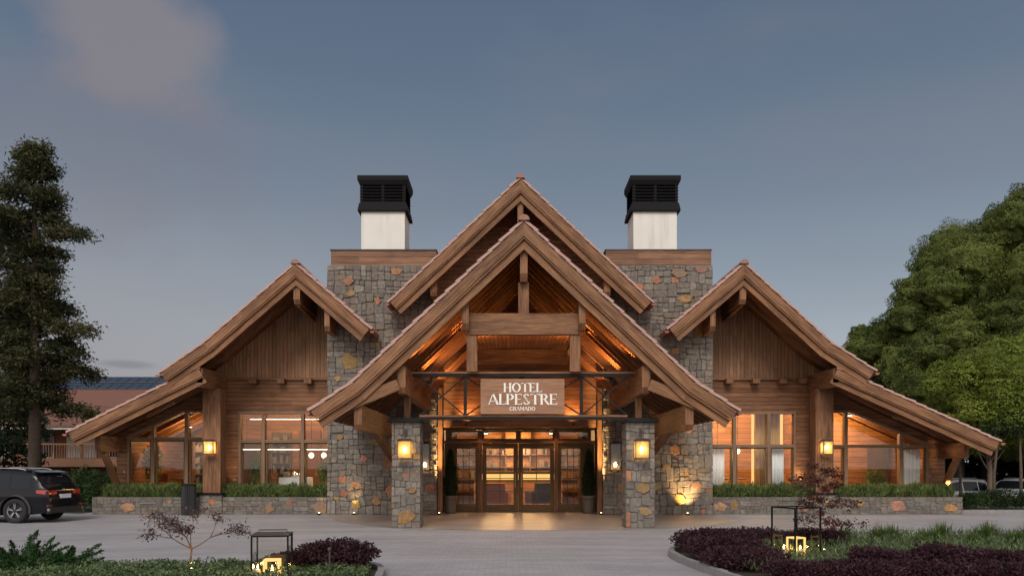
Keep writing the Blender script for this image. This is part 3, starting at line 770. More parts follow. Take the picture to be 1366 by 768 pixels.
# wing walls ---------------------------------------------------------
def wall_strips(mb, x0, x1, zlo, ztop, holes, y0, y1, g, xs=()):
    """ztop(x) piecewise linear; holes: (xa, xb, zb, top function)"""
    br = sorted({x0, x1, *xs, *[h[0] for h in holes], *[h[1] for h in holes]})
    br = [x for x in br if x0 - 1e-6 <= x <= x1 + 1e-6]
    for a, b_ in zip(br, br[1:]):
        mid = (a + b_) / 2; hs = [h for h in holes if h[0] < mid < h[1]]
        segs = [(lambda x: zlo, ztop)] if not hs else [(lambda x: zlo, lambda x, h=hs[0]: h[2]), (hs[0][3], ztop)]
        for lo, hi in segs:
            if hi(mid) - lo(mid) < .01: continue
            mb.prism([(a, lo(a)), (b_, lo(b_)), (b_, hi(b_)), (a, hi(a))], y0, y1, g, (0, 0))
def pw(pl):
    def f(x):
        if x <= pl[0][0]: return pl[0][1]
        if x >= pl[-1][0]: return pl[-1][1]
        return zat(pl, x)
    return f
def wing(name, x0, x1, up_pl, low_pl, holes, zsplit):
    def ztop(x):
        a = zat(up_pl, x); b_ = zat(low_pl, x); v = [q - .20 for q in (a, b_) if q is not None]; return max(v)
    xs = [p[0] for p in up_pl + low_pl if x0 < p[0] < x1]
    lo = MB(); wall_strips(lo, x0, x1, .3, lambda x: min(zsplit, ztop(x)), holes, 28.0, 28.18, AX['x'], xs + [q for q in XS[name]])
    wl = lo.build(name, 'wood_siding', B)
    hi = MB(); xa, xb = XH[name]
    wall_strips(hi, xa, xb, zsplit + .002, ztop, [], 27.96, 28.16, AX['z'], xs)
    hi.build('gable_boarding', 'wood_board', wl)
    return wl
def cross(up_pl, low_pl, z):
    """x where the roof underside meets height z"""
    xs = np.linspace(min(up_pl[0][0], low_pl[0][0]), max(up_pl[-1][0], low_pl[-1][0]), 6000); out = []
    f = lambda x: max([q - .20 for q in (zat(up_pl, x), zat(low_pl, x)) if q is not None] or [0])
    for a, b_ in zip(xs, xs[1:]):
        if (f(a) - z) * (f(b_) - z) < 0: out.append((a + b_) / 2)
    return out
ZS = 4.53
cl = cross(LEFT, LLOW, ZS); crr = cross(RIGHT, RLOW, ZS)
XS = {'west_wing_wall': cl[:1], 'east_wing_wall': crr[-1:]}
XH = {'west_wing_wall': (cl[0], -6.2), 'east_wing_wall': (6.2, crr[-1])}
# windows as panels: list of vertical lines, transom, sill, top function
WIN = {
 'W1': dict(x=[-9.52, -8.68, -7.35, -6.27], zb=.62, tr=2.41, top=pw([(-20, 3.42), (20, 3.42)])),
 'W2': dict(x=[-13.30, -12.42, -11.28, -10.12], zb=.62, tr=2.49, top=pw([(-13.30, 2.60), (-11.40, 3.46), (-10, 3.46)])),
 'E1': dict(x=[6.27, 7.28, 8.45, 9.36], zb=.62, tr=2.25, top=pw([(-20, 3.42), (20, 3.42)])),
 'E2': dict(x=[10.12, 11.06, 12.92, 13.86], zb=.62, tr=2.24, top=pw([(10, 3.46), (11.2, 3.46), (13.90, 2.33)])),
}
hol = lambda k: (WIN[k]['x'][0], WIN[k]['x'][-1], WIN[k]['zb'], WIN[k]['top'])
XS['west_wing_wall'] = XS['west_wing_wall'] + [-11.40]; XS['east_wing_wall'] = XS['east_wing_wall'] + [11.2]
ww = wing('west_wing_wall', -13.68, -6.2, LEFT, LLOW, [hol('W1'), hol('W2')], ZS)
ew = wing('east_wing_wall', 6.2, 14.45, RIGHT, RLOW, [hol('E1'), hol('E2')], ZS)
for k, wdw in WIN.items():
    xs = wdw['x']; zb, trz, top = wdw['zb'], wdw['tr'], wdw['top']
    f = MB(); FW = .075; y0, y1 = 27.93, 28.10
    # outer frame (stands proud of the wall), sloping head included
    br = sorted({xs[0], xs[-1], *[x for x in (-11.40, 11.2) if xs[0] < x < xs[-1]]})
    f.box(xs[0], xs[0] + FW, y0, y1, zb, top(xs[0] + FW) - .001, 'z'); f.box(xs[-1] - FW, xs[-1], y0, y1, zb, top(xs[-1] - FW) - .001, 'z'); f.box(xs[0] + FW, xs[-1] - FW, y0, y1, zb, zb + FW)
    for a, b_ in zip(br, br[1:]):
        f.prism([(a, top(a) - .09), (b_, top(b_) - .09), (b_, top(b_)), (a, top(a))], y0 - .01, y1 + .002, AX['x'])
    W = f.build('window', 'wood_frame', B)
    for x in xs[1:-1]: MB().box(x - .055, x + .055, y0 - .02, y1 - .01, zb + FW, top(x) - .09, 'z').build('mullion', 'wood_frame', W)
    MB().box(xs[0] + FW, xs[-1] - FW, y0 - .005, y1 - .015, trz - .05, trz + .05).build('transom', 'wood_frame', W)
    gl = MB(); bs2 = [xs[0] + .02] + [x for x in br if xs[0] < x < xs[-1]] + [xs[-1] - .02]
    for a, b_ in zip(bs2, bs2[1:]): gl.face([(a, 28.06, zb + .02), (b_, 28.06, zb + .02), (b_, 28.06, top(b_) - .03), (a, 28.06, top(a) - .03)])
    gl.build('glass', 'window_glass', W)
    for a, b_ in zip(xs, xs[1:]):       # casement sashes of each opening, slimmer and darker inside the frame
        s2 = MB(); u0, u1 = a + .08, b_ - .08
        if k[1] == '1' or b_ - a < 1.5:
            for zz0, zz1 in ((zb + .08, trz - .055),):
                s2.box(u0, u0 + .04, 27.99, 28.05, zz0, zz1, 'z'); s2.box(u1 - .04, u1, 27.99, 28.05, zz0, zz1, 'z'); s2.box(u0 + .04, u1 - .04, 27.99, 28.05, zz0, zz0 + .05); s2.box(u0 + .04, u1 - .04, 27.99, 28.05, zz1 - .04, zz1)
            s2.build('sash', 'wood_door', W)
# horizontal trims and joist ends
for wl, (a, b_), xs in ((ww, XH['west_wing_wall'], (-7.1, -8.02, -8.95)), (ew, XH['east_wing_wall'], (7.05, 7.94, 8.84, 9.5))):
    MB().box(a + .1, b_, 27.90, 27.958, ZS - .05, ZS + .02).build('band_board', 'wood_beam', wl)
    for x in xs: MB().box(x - .12, x + .12, 27.62, 28.0, 4.34, 4.50, 'y').build('joist_end', 'wood_beam', B)
# outer side walls and back so that the wings are closed
for x0, x1, zt in ((-13.68, -13.52, 2.55), (14.29, 14.45, 2.30)): MB().box(x0, x1, 28.18, 39.5, 0, zt, 'y').build('side_wall', 'wood_siding', B)
bw = MB()
for f0, f1, U, Lw in ((-13.52, -2.72, LEFT, LLOW), (2.72, 14.29, RIGHT, RLOW)):
    def zt(x):
        v = [q - .2 for q in (zat(U, x), zat(Lw, x), zat(CENT, x)) if q is not None]; return max(v) if v else 5.6
    wall_strips(bw, f0, f1, 0, zt, [], 39.3, 39.5, AX['x'], [p[0] for p in U + Lw if f0 < p[0] < f1])
bw.build('back_wall', 'wood_siding', B)

# timber columns on stone plinths
for x in (-10.06, 9.94):
    c = MB().box(x - .29, x + .29, 26.90, 27.42, .70, 4.10, 'z').build('timber_column', 'wood_beam', B)
    pl_ = MB().box(x - .345, x + .345, 26.83, 27.5, 0, .64).build('plinth', 'mortar', c)
    st = Stones(int(abs(x) * 10)); st.panel(x - .37, x + .37, 0, .64, front(26.83), .4, .24, jit=.1, depth=.04, orange=0, spots=[(x + .05, .4, .13)])
    st.panel(26.83, 27.5, 0, .64, side(x + .345, 1), .3, .2, depth=.03); st.panel(26.83, 27.5, 0, .64, side(x - .345, -1), .3, .2, depth=.03); st.build('plinth_facing', c)
    MB().box(x - .41, x + .41, 26.74, 27.5, .642, .698).build('plinth_cap', 'black_metal', c)

# ------------------------------------------------------------------ entrance screen at y = 28
E = MB(); E.box(-2.66, 2.66, 28.02, 28.16, 2.79, 2.84); E.box(-2.66, -2.56, 28.02, 28.16, 0, 2.79, 'z'); E.box(2.56, 2.66, 28.02, 28.16, 0, 2.79, 'z')
E = E.build('entrance_screen', 'wood_door', B)
def leaf(name, x0, x1, gx0, gx1, z0, z1, gz0, gz1, cols, rows, handle=0):
    d = MB(); y0, y1 = 28.04, 28.10
    d.box(x0, gx0, y0, y1, z0, z1, 'z'); d.box(gx1, x1, y0, y1, z0, z1, 'z'); d.box(gx0, gx1, y0, y1, z0, gz0); d.box(gx0, gx1, y0, y1, gz1, z1)
    D = d.build(name, 'wood_door', B)
    g_ = MB().face([(gx0, 28.075, gz0), (gx1, 28.075, gz0), (gx1, 28.075, gz1), (gx0, 28.075, gz1)]) if False else MB()
    g_.face([(gx0, 28.075, gz0), (gx1, 28.075, gz0), (gx1, 28.075, gz1), (gx0, 28.075, gz1)]); g_.build('glass', 'window_glass', D)
    mm = MB()
    for k in range(1, cols): x = gx0 + (gx1 - gx0) * k / cols; mm.box(x - .012, x + .012, 28.05, 28.09, gz0, gz1, 'z')
    for z in rows: mm.box(gx0, gx1, 28.052, 28.088, z - .012, z + .012)
    if cols > 1 or rows: mm.build('muntins', 'wood_door', D)
    if handle:
        hx = gx1 + .055 if handle > 0 else gx0 - .055
        MB().tube([(hx, 27.98, .85), (hx, 27.98, 1.35)], .014).tube([(hx, 28.04, .9), (hx, 27.98, .9)], .01).tube([(hx, 28.04, 1.3), (hx, 27.98, 1.3)], .01).build('handle', 'brass', D)
    return D
leaf('entrance_door', -1.26, -.045, -1.12, -.20, .03, 2.34, .26, 2.16, 2, (.72, 1.15, 1.92), 1)
leaf('entrance_door', -.035, 1.18, .12, 1.04, .03, 2.34, .26, 2.16, 2, (.72, 1.15, 1.92), -1)
leaf('sidelight', -2.55, -1.40, -2.12, -1.50, .03, 2.34, .28, 2.16, 3, (.72, 1.15, 1.55, 1.92))
leaf('sidelight', 1.32, 2.55, 1.42, 2.06, .03, 2.34, .28, 2.16, 3, (.72, 1.15, 1.55, 1.92))
MB().box(-1.40, -1.27, 27.98, 28.14, 0.005, 2.78, 'z').build('jamb_post', 'wood_beam', E); MB().box(1.19, 1.32, 27.98, 28.14, 0.005, 2.78, 'z').build('jamb_post', 'wood_beam', E)
MB().box(-2.55, 2.55, 27.96, 28.13, 2.345, 2.43).build('door_head', 'wood_beam', E)
for x0, x1 in ((-2.3, -1.42), (-1.2, -.12), (.05, 1.12), (1.36, 2.3)):
    leaf('transom_light', x0 - .08, x1 + .08, x0, x1, 2.432, 2.785, 2.50, 2.72, 1, ())
MB().box(-.115, -.03, 28.03, 28.12, 2.432, 2.785, 'z').build('jamb_post', 'wood_door', E)
MB().box(-2.66, 2.66, 28.0, 28.3, .0, .028).build('threshold', 'iron_worn', E)
# ------------------------------------------------------------------ rooms behind the glass
MB().box(-13.5, -2.75, 28.2, 39.3, .30, .36, 'y').build('room_floor', 'wood_floor', B)
MB().box(2.75, 14.28, 28.2, 39.3, .30, .36, 'y').build('room_floor', 'wood_floor', B)
MB().box(-2.66, 2.66, 28.3, 34.0, -.015, .012).build('lobby_floor', 'wood_floor', B)
MB().box(-2.66, 2.66, 28.2, 34.0, 3.0, 3.1, 'y').build('lobby_ceiling', 'wood_soffit', B)
def under(U, Lw):
    return lambda x: max([q - .25 for q in (zat(U, x), zat(Lw, x)) if q is not None] or [1.0])
iw = MB(); wall_strips(iw, -13.5, -6.3, .36, under(LEFT, LLOW), [], 33.6, 33.75, AX['x'], [-11.14, -10.0, -9.8, -6.97]); iw.build('room_wall', 'wood_interior', B)
iw = MB(); wall_strips(iw, 6.3, 10.3, .36, under(RIGHT, RLOW), [], 32.2, 32.35, AX['x'], [6.93, 9.62, 9.86]); wall_strips(iw, 10.3, 14.25, .36, under(RIGHT, RLOW), [], 30.4, 30.55, AX['x'], [10.95, 10.97]); iw.box(10.3, 10.42, 30.56, 32.2, .36, 4.1, 'y'); iw.build('room_wall', 'wood_interior', B)
iw = MB(); iw.box(-2.66, 2.66, 34.0, 34.15, 0, 3.0); iw.build('lobby_wall', 'wood_interior', B)
MB().box(12.85, 13.62, 30.33, 30.39, .37, 2.35, 'z').build('room_door', 'wood_door', B)
MB().box(-11.6, -10.6, 33.5, 33.59, .36, 2.5, 'z').build('room_door', 'wood_door', B)
MB().box(-8.9, -8.0, 33.5, 33.59, .8, 3.0, 'z').build('room_panel', 'brick_back', B)
# shelving in the lobby
sh = MB()
for z in (.5, 1.0, 1.5, 2.0, 2.5): sh.box(-2.5, 2.5, 33.6, 33.98, z, z + .04)
for x in (-2.5, -1.5, -.5, .5, 1.5, 2.46): sh.box(x, x + .04, 33.6, 33.98, 0, 2.9, 'z')
SH = sh.build('lobby_shelves', 'wood_door', None); tag(SH, 'dark wooden shelving across the back of the lit lobby', 'shelving')
r = random.Random(3)
bk = MB()
for z in (.54, 1.04, 1.54, 2.04):
    x = -2.4
    while x < 2.4:
        w_ = r.uniform(.06, .22); h = r.uniform(.12, .36)
        if r.random() < .7: bk.box(x, x + w_, 33.65, 33.85, z, z + h, 'z')
        x += w_ + r.uniform(.02, .2)
bk = bk.build('shelf_goods', 'ceramic', None); tag(bk, 'crowded small goods and books on the lobby shelves', 'shelf goods', kind='stuff')
dk = empty('reception_desk', (0, 32, 0), 'wooden reception desk with a pale lit front band in the lobby', 'desk')
MB().box(-1.7, 1.7, 31.7, 32.3, .015, .93).build('desk_body', 'wood_interior', dk)
MB().box(-1.6, 1.6, 31.66, 31.695, 1.04, 1.26).build('light_band', 'cove_strip', dk)
MB().box(-1.75, 1.75, 31.62, 32.34, 1.33, 1.38).box(-1.68, 1.68, 31.72, 32.3, .932, 1.32).build('desk_top', 'wood_door', dk)

def armchair(loc, rz, label, mat='upholstery_red'):
    a = empty('armchair', loc, label, 'armchair', 'armchairs in the lobby'); ORG[a.name] = Vector((0, 0, 0)); a.rotation_euler.z = rz
    MB().box(-.32, .32, -.32, .30, .25, .45).build('seat', mat, a)
    b_ = MB(); b_.hexa([(-.36, .30, .2), (.36, .30, .2), (.36, .42, .2), (-.36, .42, .2)], [(-.34, .40, .95), (.34, .40, .95), (.34, .5, .93), (-.34, .5, .93)]); b_.build('backrest', mat, a)
    for s_ in (-1, 1):
        MB().box(s_ * .38 - .05, s_ * .38 + .05, -.32, .36, .2, .62).build('armrest', mat, a)
        for y in (-.28, .3): MB().beam((s_ * .33, y, .25), (s_ * .36, y, 0.0), .04, .04, up=(0, 1, 0)).build('leg', 'wood_door', a)
    return a
armchair((-.75, 30.0, .013), R(170), 'russet armchair seen through the left entrance door leaf')
armchair((.75, 30.1, .013), R(200), 'dark armchair seen through the right entrance door leaf', 'upholstery')

def dining(x, y, cloth, label):
    t_ = empty('dining_table', (x, y, .36), label, 'table', 'tables in the lit rooms'); ORG[t_.name] = Vector((0, 0, 0))
    MB().lathe([(.50, .72), (.50, .76)], n=20).build('tabletop', 'white_cloth' if cloth else 'wood_door', t_)
    MB().lathe([(.22, 0), (.22, .03), (.04, .05), (.04, .72)], n=12).build('pedestal', 'black_metal', t_)
    return t_
def chair(x, y, rz, label, grp='chairs in the lit rooms'):
    c = empty('dining_chair', (x, y, .36), label, 'chair', grp); ORG[c.name] = Vector((0, 0, 0)); c.rotation_euler.z = rz
    MB().box(-.22, .22, -.22, .22, .43, .49).build('seat', 'upholstery_red', c)
    b_ = MB().box(-.21, .21, .20, .24, .62, .92); b_.build('backrest', 'upholstery_red', c)
    for sx in (-1, 1):
        MB().beam((sx * .2, -.2, .43), (sx * .21, -.21, 0), .035, .035, up=(0, 1, 0)).build('leg', 'wood_door', c)
        MB().beam((sx * .2, .22, .9), (sx * .21, .24, 0), .035, .035, up=(0, 1, 0)).build('leg', 'wood_door', c)
    return c
def shelf(x0, x1, y, z1, label):
    s_ = empty('bookcase', ((x0 + x1) / 2, y, .36), label, 'bookcase', 'bookcases in the west room'); f = MB().box(x0, x1, y + .26, y + .28, .365, z1).box(x0, x0 + .03, y, y + .26, .365, z1, 'z').box(x1 - .03, x1, y, y + .26, .365, z1, 'z')
    z = .4; q = MB()
    while z < z1: f.box(x0 + .03, x1 - .03, y, y + .26, z, z + .03); z += .42
    f.build('case', 'wood_door', s_); z = .43
    while z < z1 - .3:
        x = x0 + .05
        while x < x1 - .1:
            w_ = random.uniform(.03, .09); q.box(x, x + w_, y + .03, y + .2, z, z + random.uniform(.18, .33), 'z'); x += w_ + (random.random() < .2) * .15
        z += .42
    q.build('books', 'ceramic', s_)
shelf(-12.35, -11.55, 31.4, 2.6, 'dark bookcase added behind the middle of the small west window in place of tree reflections')  # added: dark filling where these panes would mirror trees
shelf(-9.75, -9.0, 32.6, 2.9, 'bookcase at the back left of the wide west window')
shelf(-7.0, -6.45, 31.0, 3.0, 'bookcase at the back right of the wide west window')
dining(-9.2, 30.2, False, 'round dark dining table behind the left pane of the wide west window')
dining(-12.6, 31.0, False, 'round dining table behind the small west window')
dining(7.7, 29.8, False, 'round table with flowers behind the middle pane of the wide east window')
for x, y, rz, l in ((-8.95, 29.5, 3.0, 'red dining chair nearest the glass in the wide west window'), (-9.3, 31.0, .2, 'red dining chair beyond the table in the wide west window'),
                    (-12.9, 30.3, 2.8, 'red dining chair nearest the glass in the small west window'), (7.0, 30.1, 1.9, 'red dining chair left of the flower table'), (8.4, 29.9, -1.7, 'red dining chair right of the flower table')):
    chair(x, y, rz, l)
bt = empty('buffet_table', (-8.0, 29.6, .36), 'buffet table under a white cloth behind the wide west window', 'table')
cl_ = MB(); n = 40; r = random.Random(4); ring0, ring1 = [], []
for k in range(n):
    a_ = 2 * math.pi * k / n; ex = .55 * (abs(math.cos(a_)) ** .35) * (1 if math.cos(a_) > 0 else -1); ey = .38 * (abs(math.sin(a_)) ** .35) * (1 if math.sin(a_) > 0 else -1)
    f_ = 1 + .06 * math.sin(k * 2.5) + r.uniform(0, .03); ring0.append((-8.0 + ex, 29.6 + ey, 1.16)); ring1.append((-8.0 + ex * f_ * 1.06, 29.6 + ey * f_ * 1.08, .38))
for k in range(n): j = (k + 1) % n; cl_.face([ring1[k], ring1[j], ring0[j], ring0[k]])
cl_.face(ring0); cl_.build('cloth', 'white_cloth', bt)
for k, (x, y) in enumerate(((-8.3, 29.5), (-8.05, 29.65), (-7.75, 29.5))):
    d_ = MB().lathe([(.10, 0), (.13, .05), (.12, .16), (.03, .2)], (x, y), 1.165, 14); tag(d_.build('serving_dish', 'chrome' if k else 'ceramic', None, smooth=True), ('stoneware crock at the left end of the white buffet cloth', 'steel dish in the middle of the white buffet cloth', 'steel dish at the right end of the white buffet cloth')[k], 'dish', 'dishes on the buffet')
v = empty('flower_vase', (7.7, 29.8, 1.12), 'vase of pink flowers on the table behind the wide east window', 'vase')
MB().lathe([(.06, 0), (.09, .1), (.05, .25), (.07, .3)], (7.7, 29.8), 1.12, 12).build('vase', 'ceramic', v, smooth=True)

def indoor_plant(x, y, h, label):
    T = empty('indoor_plant', (x, y, .36), label, 'plant', 'plants inside the rooms')
    MB().lathe([(.14, .001), (.2, .35)], (x, y), .362, 16).build('pot', 'ceramic', T)
    return T, (x, y, h)
# lamps inside -------------------------------------------------------
def pendant(x, y, z, zc, label, kind='globe', e=22):
    p = empty('pendant_lamp', (x, y, z), label, 'lamp', 'pendant lamps in the lit rooms')
    MB().tube([(x, y, z + .1), (x, y, zc)], .008, 5).build('cord', 'black_metal', p)
    s_ = MB().lathe([(.02, .10), (.07, .07), (.10, 0), (.07, -.07), (.02, -.10)], (x, y), z, 14); s_.build('globe', 'bulb_soft', p, smooth=True)
    light('lamp_light', 'POINT', (x, y, z - .2), e, (1, .60, .27), .1, p)
pendant(7.15, 29.7, 2.15, 5.4, 'left globe lamp hanging behind the wide east window', e=90)
pendant(7.85, 29.6, 2.1, 5.6, 'right globe lamp hanging behind the wide east window', e=90)
pendant(-7.45, 29.6, 1.95, 5.4, 'left globe lamp hanging above the buffet table', e=18)
pendant(-7.0, 29.6, 1.95, 5.4, 'right globe lamp hanging above the buffet table', e=18)
def linear(x0, x1, y, z, label):
    p = empty('linear_lamp', ((x0 + x1) / 2, y, z), label, 'lamp', 'strip lamps in the west dining room')
    MB().box(x0, x1, y - .02, y + .02, z + .021, z + .06).build('housing', 'black_metal', p); MB().box(x0 + .01, x1 - .01, y - .018, y + .018, z, z + .02).build('tube', 'strip_light', p)
    for x in (x0 + .2, x1 - .2): MB().tube([(x, y, z + .05), (x, y, z + 1.2)], .005, 5).build('cord', 'black_metal', p)
linear(-9.9, -6.9, 30.4, 3.28, 'upper glowing strip lamp across the wide west window')
linear(-9.9, -6.7, 29.4, 2.15, 'lower glowing strip lamp across the wide west window')
def room_light(loc, e, s=.35):      # recessed ceiling lamp: fitting and its light
    p = empty('ceiling_lamp', loc, None, None)
    MB().lathe([(.09, 0), (.09, .05)], (loc[0], loc[1]), loc[2] + .02, 14).build('housing', 'black_metal', p)
    MB().lathe([(.07, 0), (.07, .012)], (loc[0], loc[1]), loc[2], 14).build('lens', 'downlight', p)
    light('lamp_light', 'POINT', (loc[0], loc[1], loc[2] - .35), e, (1, .57, .23), s, p); return p
for loc, e, l in (((-12.2, 30.6, 3.0), 120, 'ceiling lamp in the west dining room behind the small window'), ((-8.6, 31.3, 4.1), 230, 'ceiling lamp in the west dining room behind the wide window'),
                  ((8.0, 30.6, 4.3), 420, 'ceiling lamp in the east room behind the wide window'), ((11.8, 29.4, 3.35), 170, 'ceiling lamp in the east room behind the sloping window'),
                  ((-1.2, 30.2, 2.75), 190, 'left ceiling lamp in the lobby'), ((1.2, 30.2, 2.75), 190, 'right ceiling lamp in the lobby'), ((0, 32.9, 2.75), 260, 'rear ceiling lamp in the lobby')):
    tag(room_light(loc, e), l, 'lamp', 'ceiling lamps in the rooms')
for x, l in ((8.12, 'glowing vertical strip left of the gold curtain in the wide east window'), (9.12, 'glowing vertical strip right of the gold curtain in the wide east window')):
    tag(MB().box(x - .04, x + .04, 28.65, 28.70, .4, 3.9).build('strip_lamp', 'cove_strip', None), l, 'lamp', 'vertical strip lamps')
def curtain(name, x0, x1, y, z0, top, mat, label, cat='curtain', waves=6, amp=.03):
    mb = MB(); n = waves * 8
    P = [(x0 + (x1 - x0) * k / n, y + amp * math.sin(k / n * waves * 2 * math.pi) + .01 * math.sin(k * 1.7)) for k in range(n + 1)]
    for (a, ya), (b_, yb) in zip(P, P[1:]): mb.face([(a, ya, z0), (b_, yb, z0), (b_, yb, top(b_)), (a, ya, top(a))], AX['z'])
    o = mb.build(name, mat, None, smooth=True); sm = o.modifiers.new('thick', 'SOLIDIFY'); sm.thickness = .006
    return tag(o, label, cat, 'curtains in the windows')
curtain('curtain', 6.33, 7.02, 28.24, .42, lambda x: 2.26, 'sheer', 'white sheer curtain at the left end of the wide east window')
curtain('curtain', 8.50, 9.05, 28.24, .42, lambda x: 2.26, 'sheer', 'white sheer curtain at the right end of the wide east window')
curtain('curtain', 13.0, 13.72, 28.24, .42, lambda x: 2.62 - .50 * (x - 12.9) - .1, 'sheer', 'white sheer curtain in the lowest pane of the sloping east window')
simple('gold_cloth', (.55, .30, .10), .85, noise=.15)
curtain('curtain', 8.2, 9.05, 28.62, .42, lambda x: 3.9, 'gold_cloth', 'gold curtain between two glowing strips in the wide east window', waves=5)
simple('art', (.10, .07, .05), .7, noise=.6, scale=3)
tag(MB().box(-12.9, -12.0, 33.5, 33.58, 1.2, 2.4).build('picture', 'art', None), 'dark framed picture on the back wall behind the small west window', 'picture')

# ------------------------------------------------------------------ lanterns on pillars, walls and columns
def wall_lantern(x, y, z0, h, w_, label, e=9, bulb_z=.5, tall=False, hang=False):
    """y is the face it hangs on; projects towards the viewer"""
    p = empty('wall_lantern', (x, y, z0), label, 'lantern', 'lanterns on the front of the hotel')
    d = w_ * .72; yc = y - d / 2 - .06; a, b_ = x - w_ / 2, x + w_ / 2; c, e_ = yc - d / 2, yc + d / 2; t_ = .022
    fr = MB()
    for xx in (a, b_ - t_):
        for yy in (c, e_ - t_): fr.box(xx, xx + t_, yy, yy + t_, z0 + t_, z0 + h - t_, 'z')
    for z in (z0, z0 + h - t_): fr.box(a, b_, c, c + t_, z, z + t_).box(a, b_, e_ - t_, e_, z, z + t_).box(a, a + t_, c + t_, e_ - t_, z, z + t_).box(b_ - t_, b_, c + t_, e_ - t_, z, z + t_)
    fr.build('frame', 'iron_worn', p)
    cap = MB(); cap.hexa([(a - .02, c - .02, z0 + h + .001), (b_ + .02, c - .02, z0 + h + .001), (b_ + .02, e_ + .02, z0 + h + .001), (a - .02, e_ + .02, z0 + h + .001)],
              [(a + .06, c + .06, z0 + h + .05), (b_ - .06, c + .06, z0 + h + .05), (b_ - .06, e_ - .06, z0 + h + .05), (a + .06, e_ - .06, z0 + h + .05)]); cap.build('cap', 'iron_worn', p)
    MB().box(a - .01, b_ + .01, c - .01, e_ + .01, z0 - .012, z0 - .001).build('base', 'iron_worn', p)
    if hang:
        MB().tube([(x, y, z0 + h + .22), (x, yc, z0 + h + .24), (x, yc, z0 + h + .05)], .011, 6).build('bracket', 'iron_worn', p)
        MB().box(x - .04, x + .04, y - .012, y - .0, z0 + h + .12, z0 + h + .3).build('backplate', 'iron_worn', p)
    else:
        MB().box(x - w_ * .3, x + w_ * .3, y - .06, y - .001, z0 + h * .2, z0 + h * .8).build('backplate', 'iron_worn', p)
    gl = MB(); m_ = .008
    gl.face([(a + t_, c + m_, z0 + t_), (b_ - t_, c + m_, z0 + t_), (b_ - t_, c + m_, z0 + h - t_), (a + t_, c + m_, z0 + h - t_)])
    gl.face([(a + m_, c + t_, z0 + t_), (a + m_, e_ - t_, z0 + t_), (a + m_, e_ - t_, z0 + h - t_), (a + m_, c + t_, z0 + h - t_)])
    gl.face([(b_ - m_, c + t_, z0 + t_), (b_ - m_, e_ - t_, z0 + t_), (b_ - m_, e_ - t_, z0 + h - t_), (b_ - m_, c + t_, z0 + h - t_)])
    gl.build('glass', 'lantern_glass' if tall else 'amber_glass', p)
    zb = z0 + h * bulb_z
    MB().lathe([(.01, -.075), (.038, -.045), (.048, 0), (.038, .045), (.015, .075)], (x, yc), zb, 12).build('bulb', 'bulb', p, smooth=True)
    MB().lathe([(.02, 0), (.02, max(.02, zb - .08 - z0 - .002))], (x, yc), z0 + .001, 8).build('lamp_holder', 'brass', p)
    light('lantern_light', 'POINT', (x, yc - .002, zb), e, (1, .56, .20), .05, p)
    return p
wall_lantern(-2.98, 20.94, 1.76, .46, .36, 'square lantern on the left stone pillar of the porch', 40, hang=True)
wall_lantern(2.98, 20.94, 1.76, .46, .36, 'square lantern on the right stone pillar of the porch', 40, hang=True)
wall_lantern(-3.06, 26.69, 1.42, .88, .36, 'tall lantern on the stone wall left of the entrance doors', 45, .22, tall=True)
wall_lantern(3.06, 26.69, 1.42, .88, .36, 'tall lantern on the stone wall right of the entrance doors', 45, .22, tall=True)
wall_lantern(-10.06, 26.90, 1.95, .44, .34, 'square lantern on the left timber column', 60)
wall_lantern(9.94, 26.90, 1.95, .44, .34, 'square lantern on the right timber column', 60)

# ground uplights
def uplight(x, y, tx, ty, tz, e, label, angle=50, z0=.005, blend=1.0):
    p = empty('ground_spotlight', (x, y, z0), label, 'spotlight', 'small spotlights at the foot of the walls')
    MB().lathe([(.05, 0), (.05, .05), (.035, .07)], (x, y), z0, 12).build('housing', 'black_metal', p)
    MB().lathe([(.028, .071), (.028, .076)], (x, y), z0, 12).build('lens', 'uplight_lens', p)
    light('spot', 'SPOT', (x, y, z0 + .10), e, (1, .62, .25), .02, p, (tx, ty, tz), angle, blend); return p
uplight(-5.34, 26.50, -5.34, 26.76, 1.5, 60, 'ground spotlight at the foot of the left stone tower', 56)
uplight(5.34, 26.30, 5.36, 26.76, 1.1, 300, 'ground spotlight at the foot of the right stone tower', 84)
uplight(-2.60, 26.47, -2.60, 26.86, 2.7, 5000, 'ground spotlight at the post left of the entrance', 17)
uplight(2.60, 26.47, 2.60, 26.86, 2.7, 5000, 'ground spotlight at the post right of the entrance', 17)
uplight(-6.45, 26.45, -6.45, 26.7, .6, 25, 'ground spotlight where the left planter meets the tower', 60)
uplight(-13.5, 27.45, -13.55, 27.98, 1.6, 260, 'planter spotlight under the far left bracket', 52, .62)
uplight(14.28, 27.45, 14.32, 27.98, 1.6, 260, 'planter spotlight under the far right bracket', 52, .62)
uplight(-9.66, 27.78, -9.66, 28.0, 1.7, 330, 'planter spotlight behind the left timber column', 50, .62)
uplight(9.50, 27.78, 9.52, 28.0, 1.7, 380, 'planter spotlight behind the right timber column', 50, .62)
for x, l in ((-12.9, 'planter spotlight below the first pane of the small west window'), (-11.9, 'planter spotlight below the second pane of the small west window')): uplight(x, 27.7, x, 27.95, .9, 25, l, 80, .62)

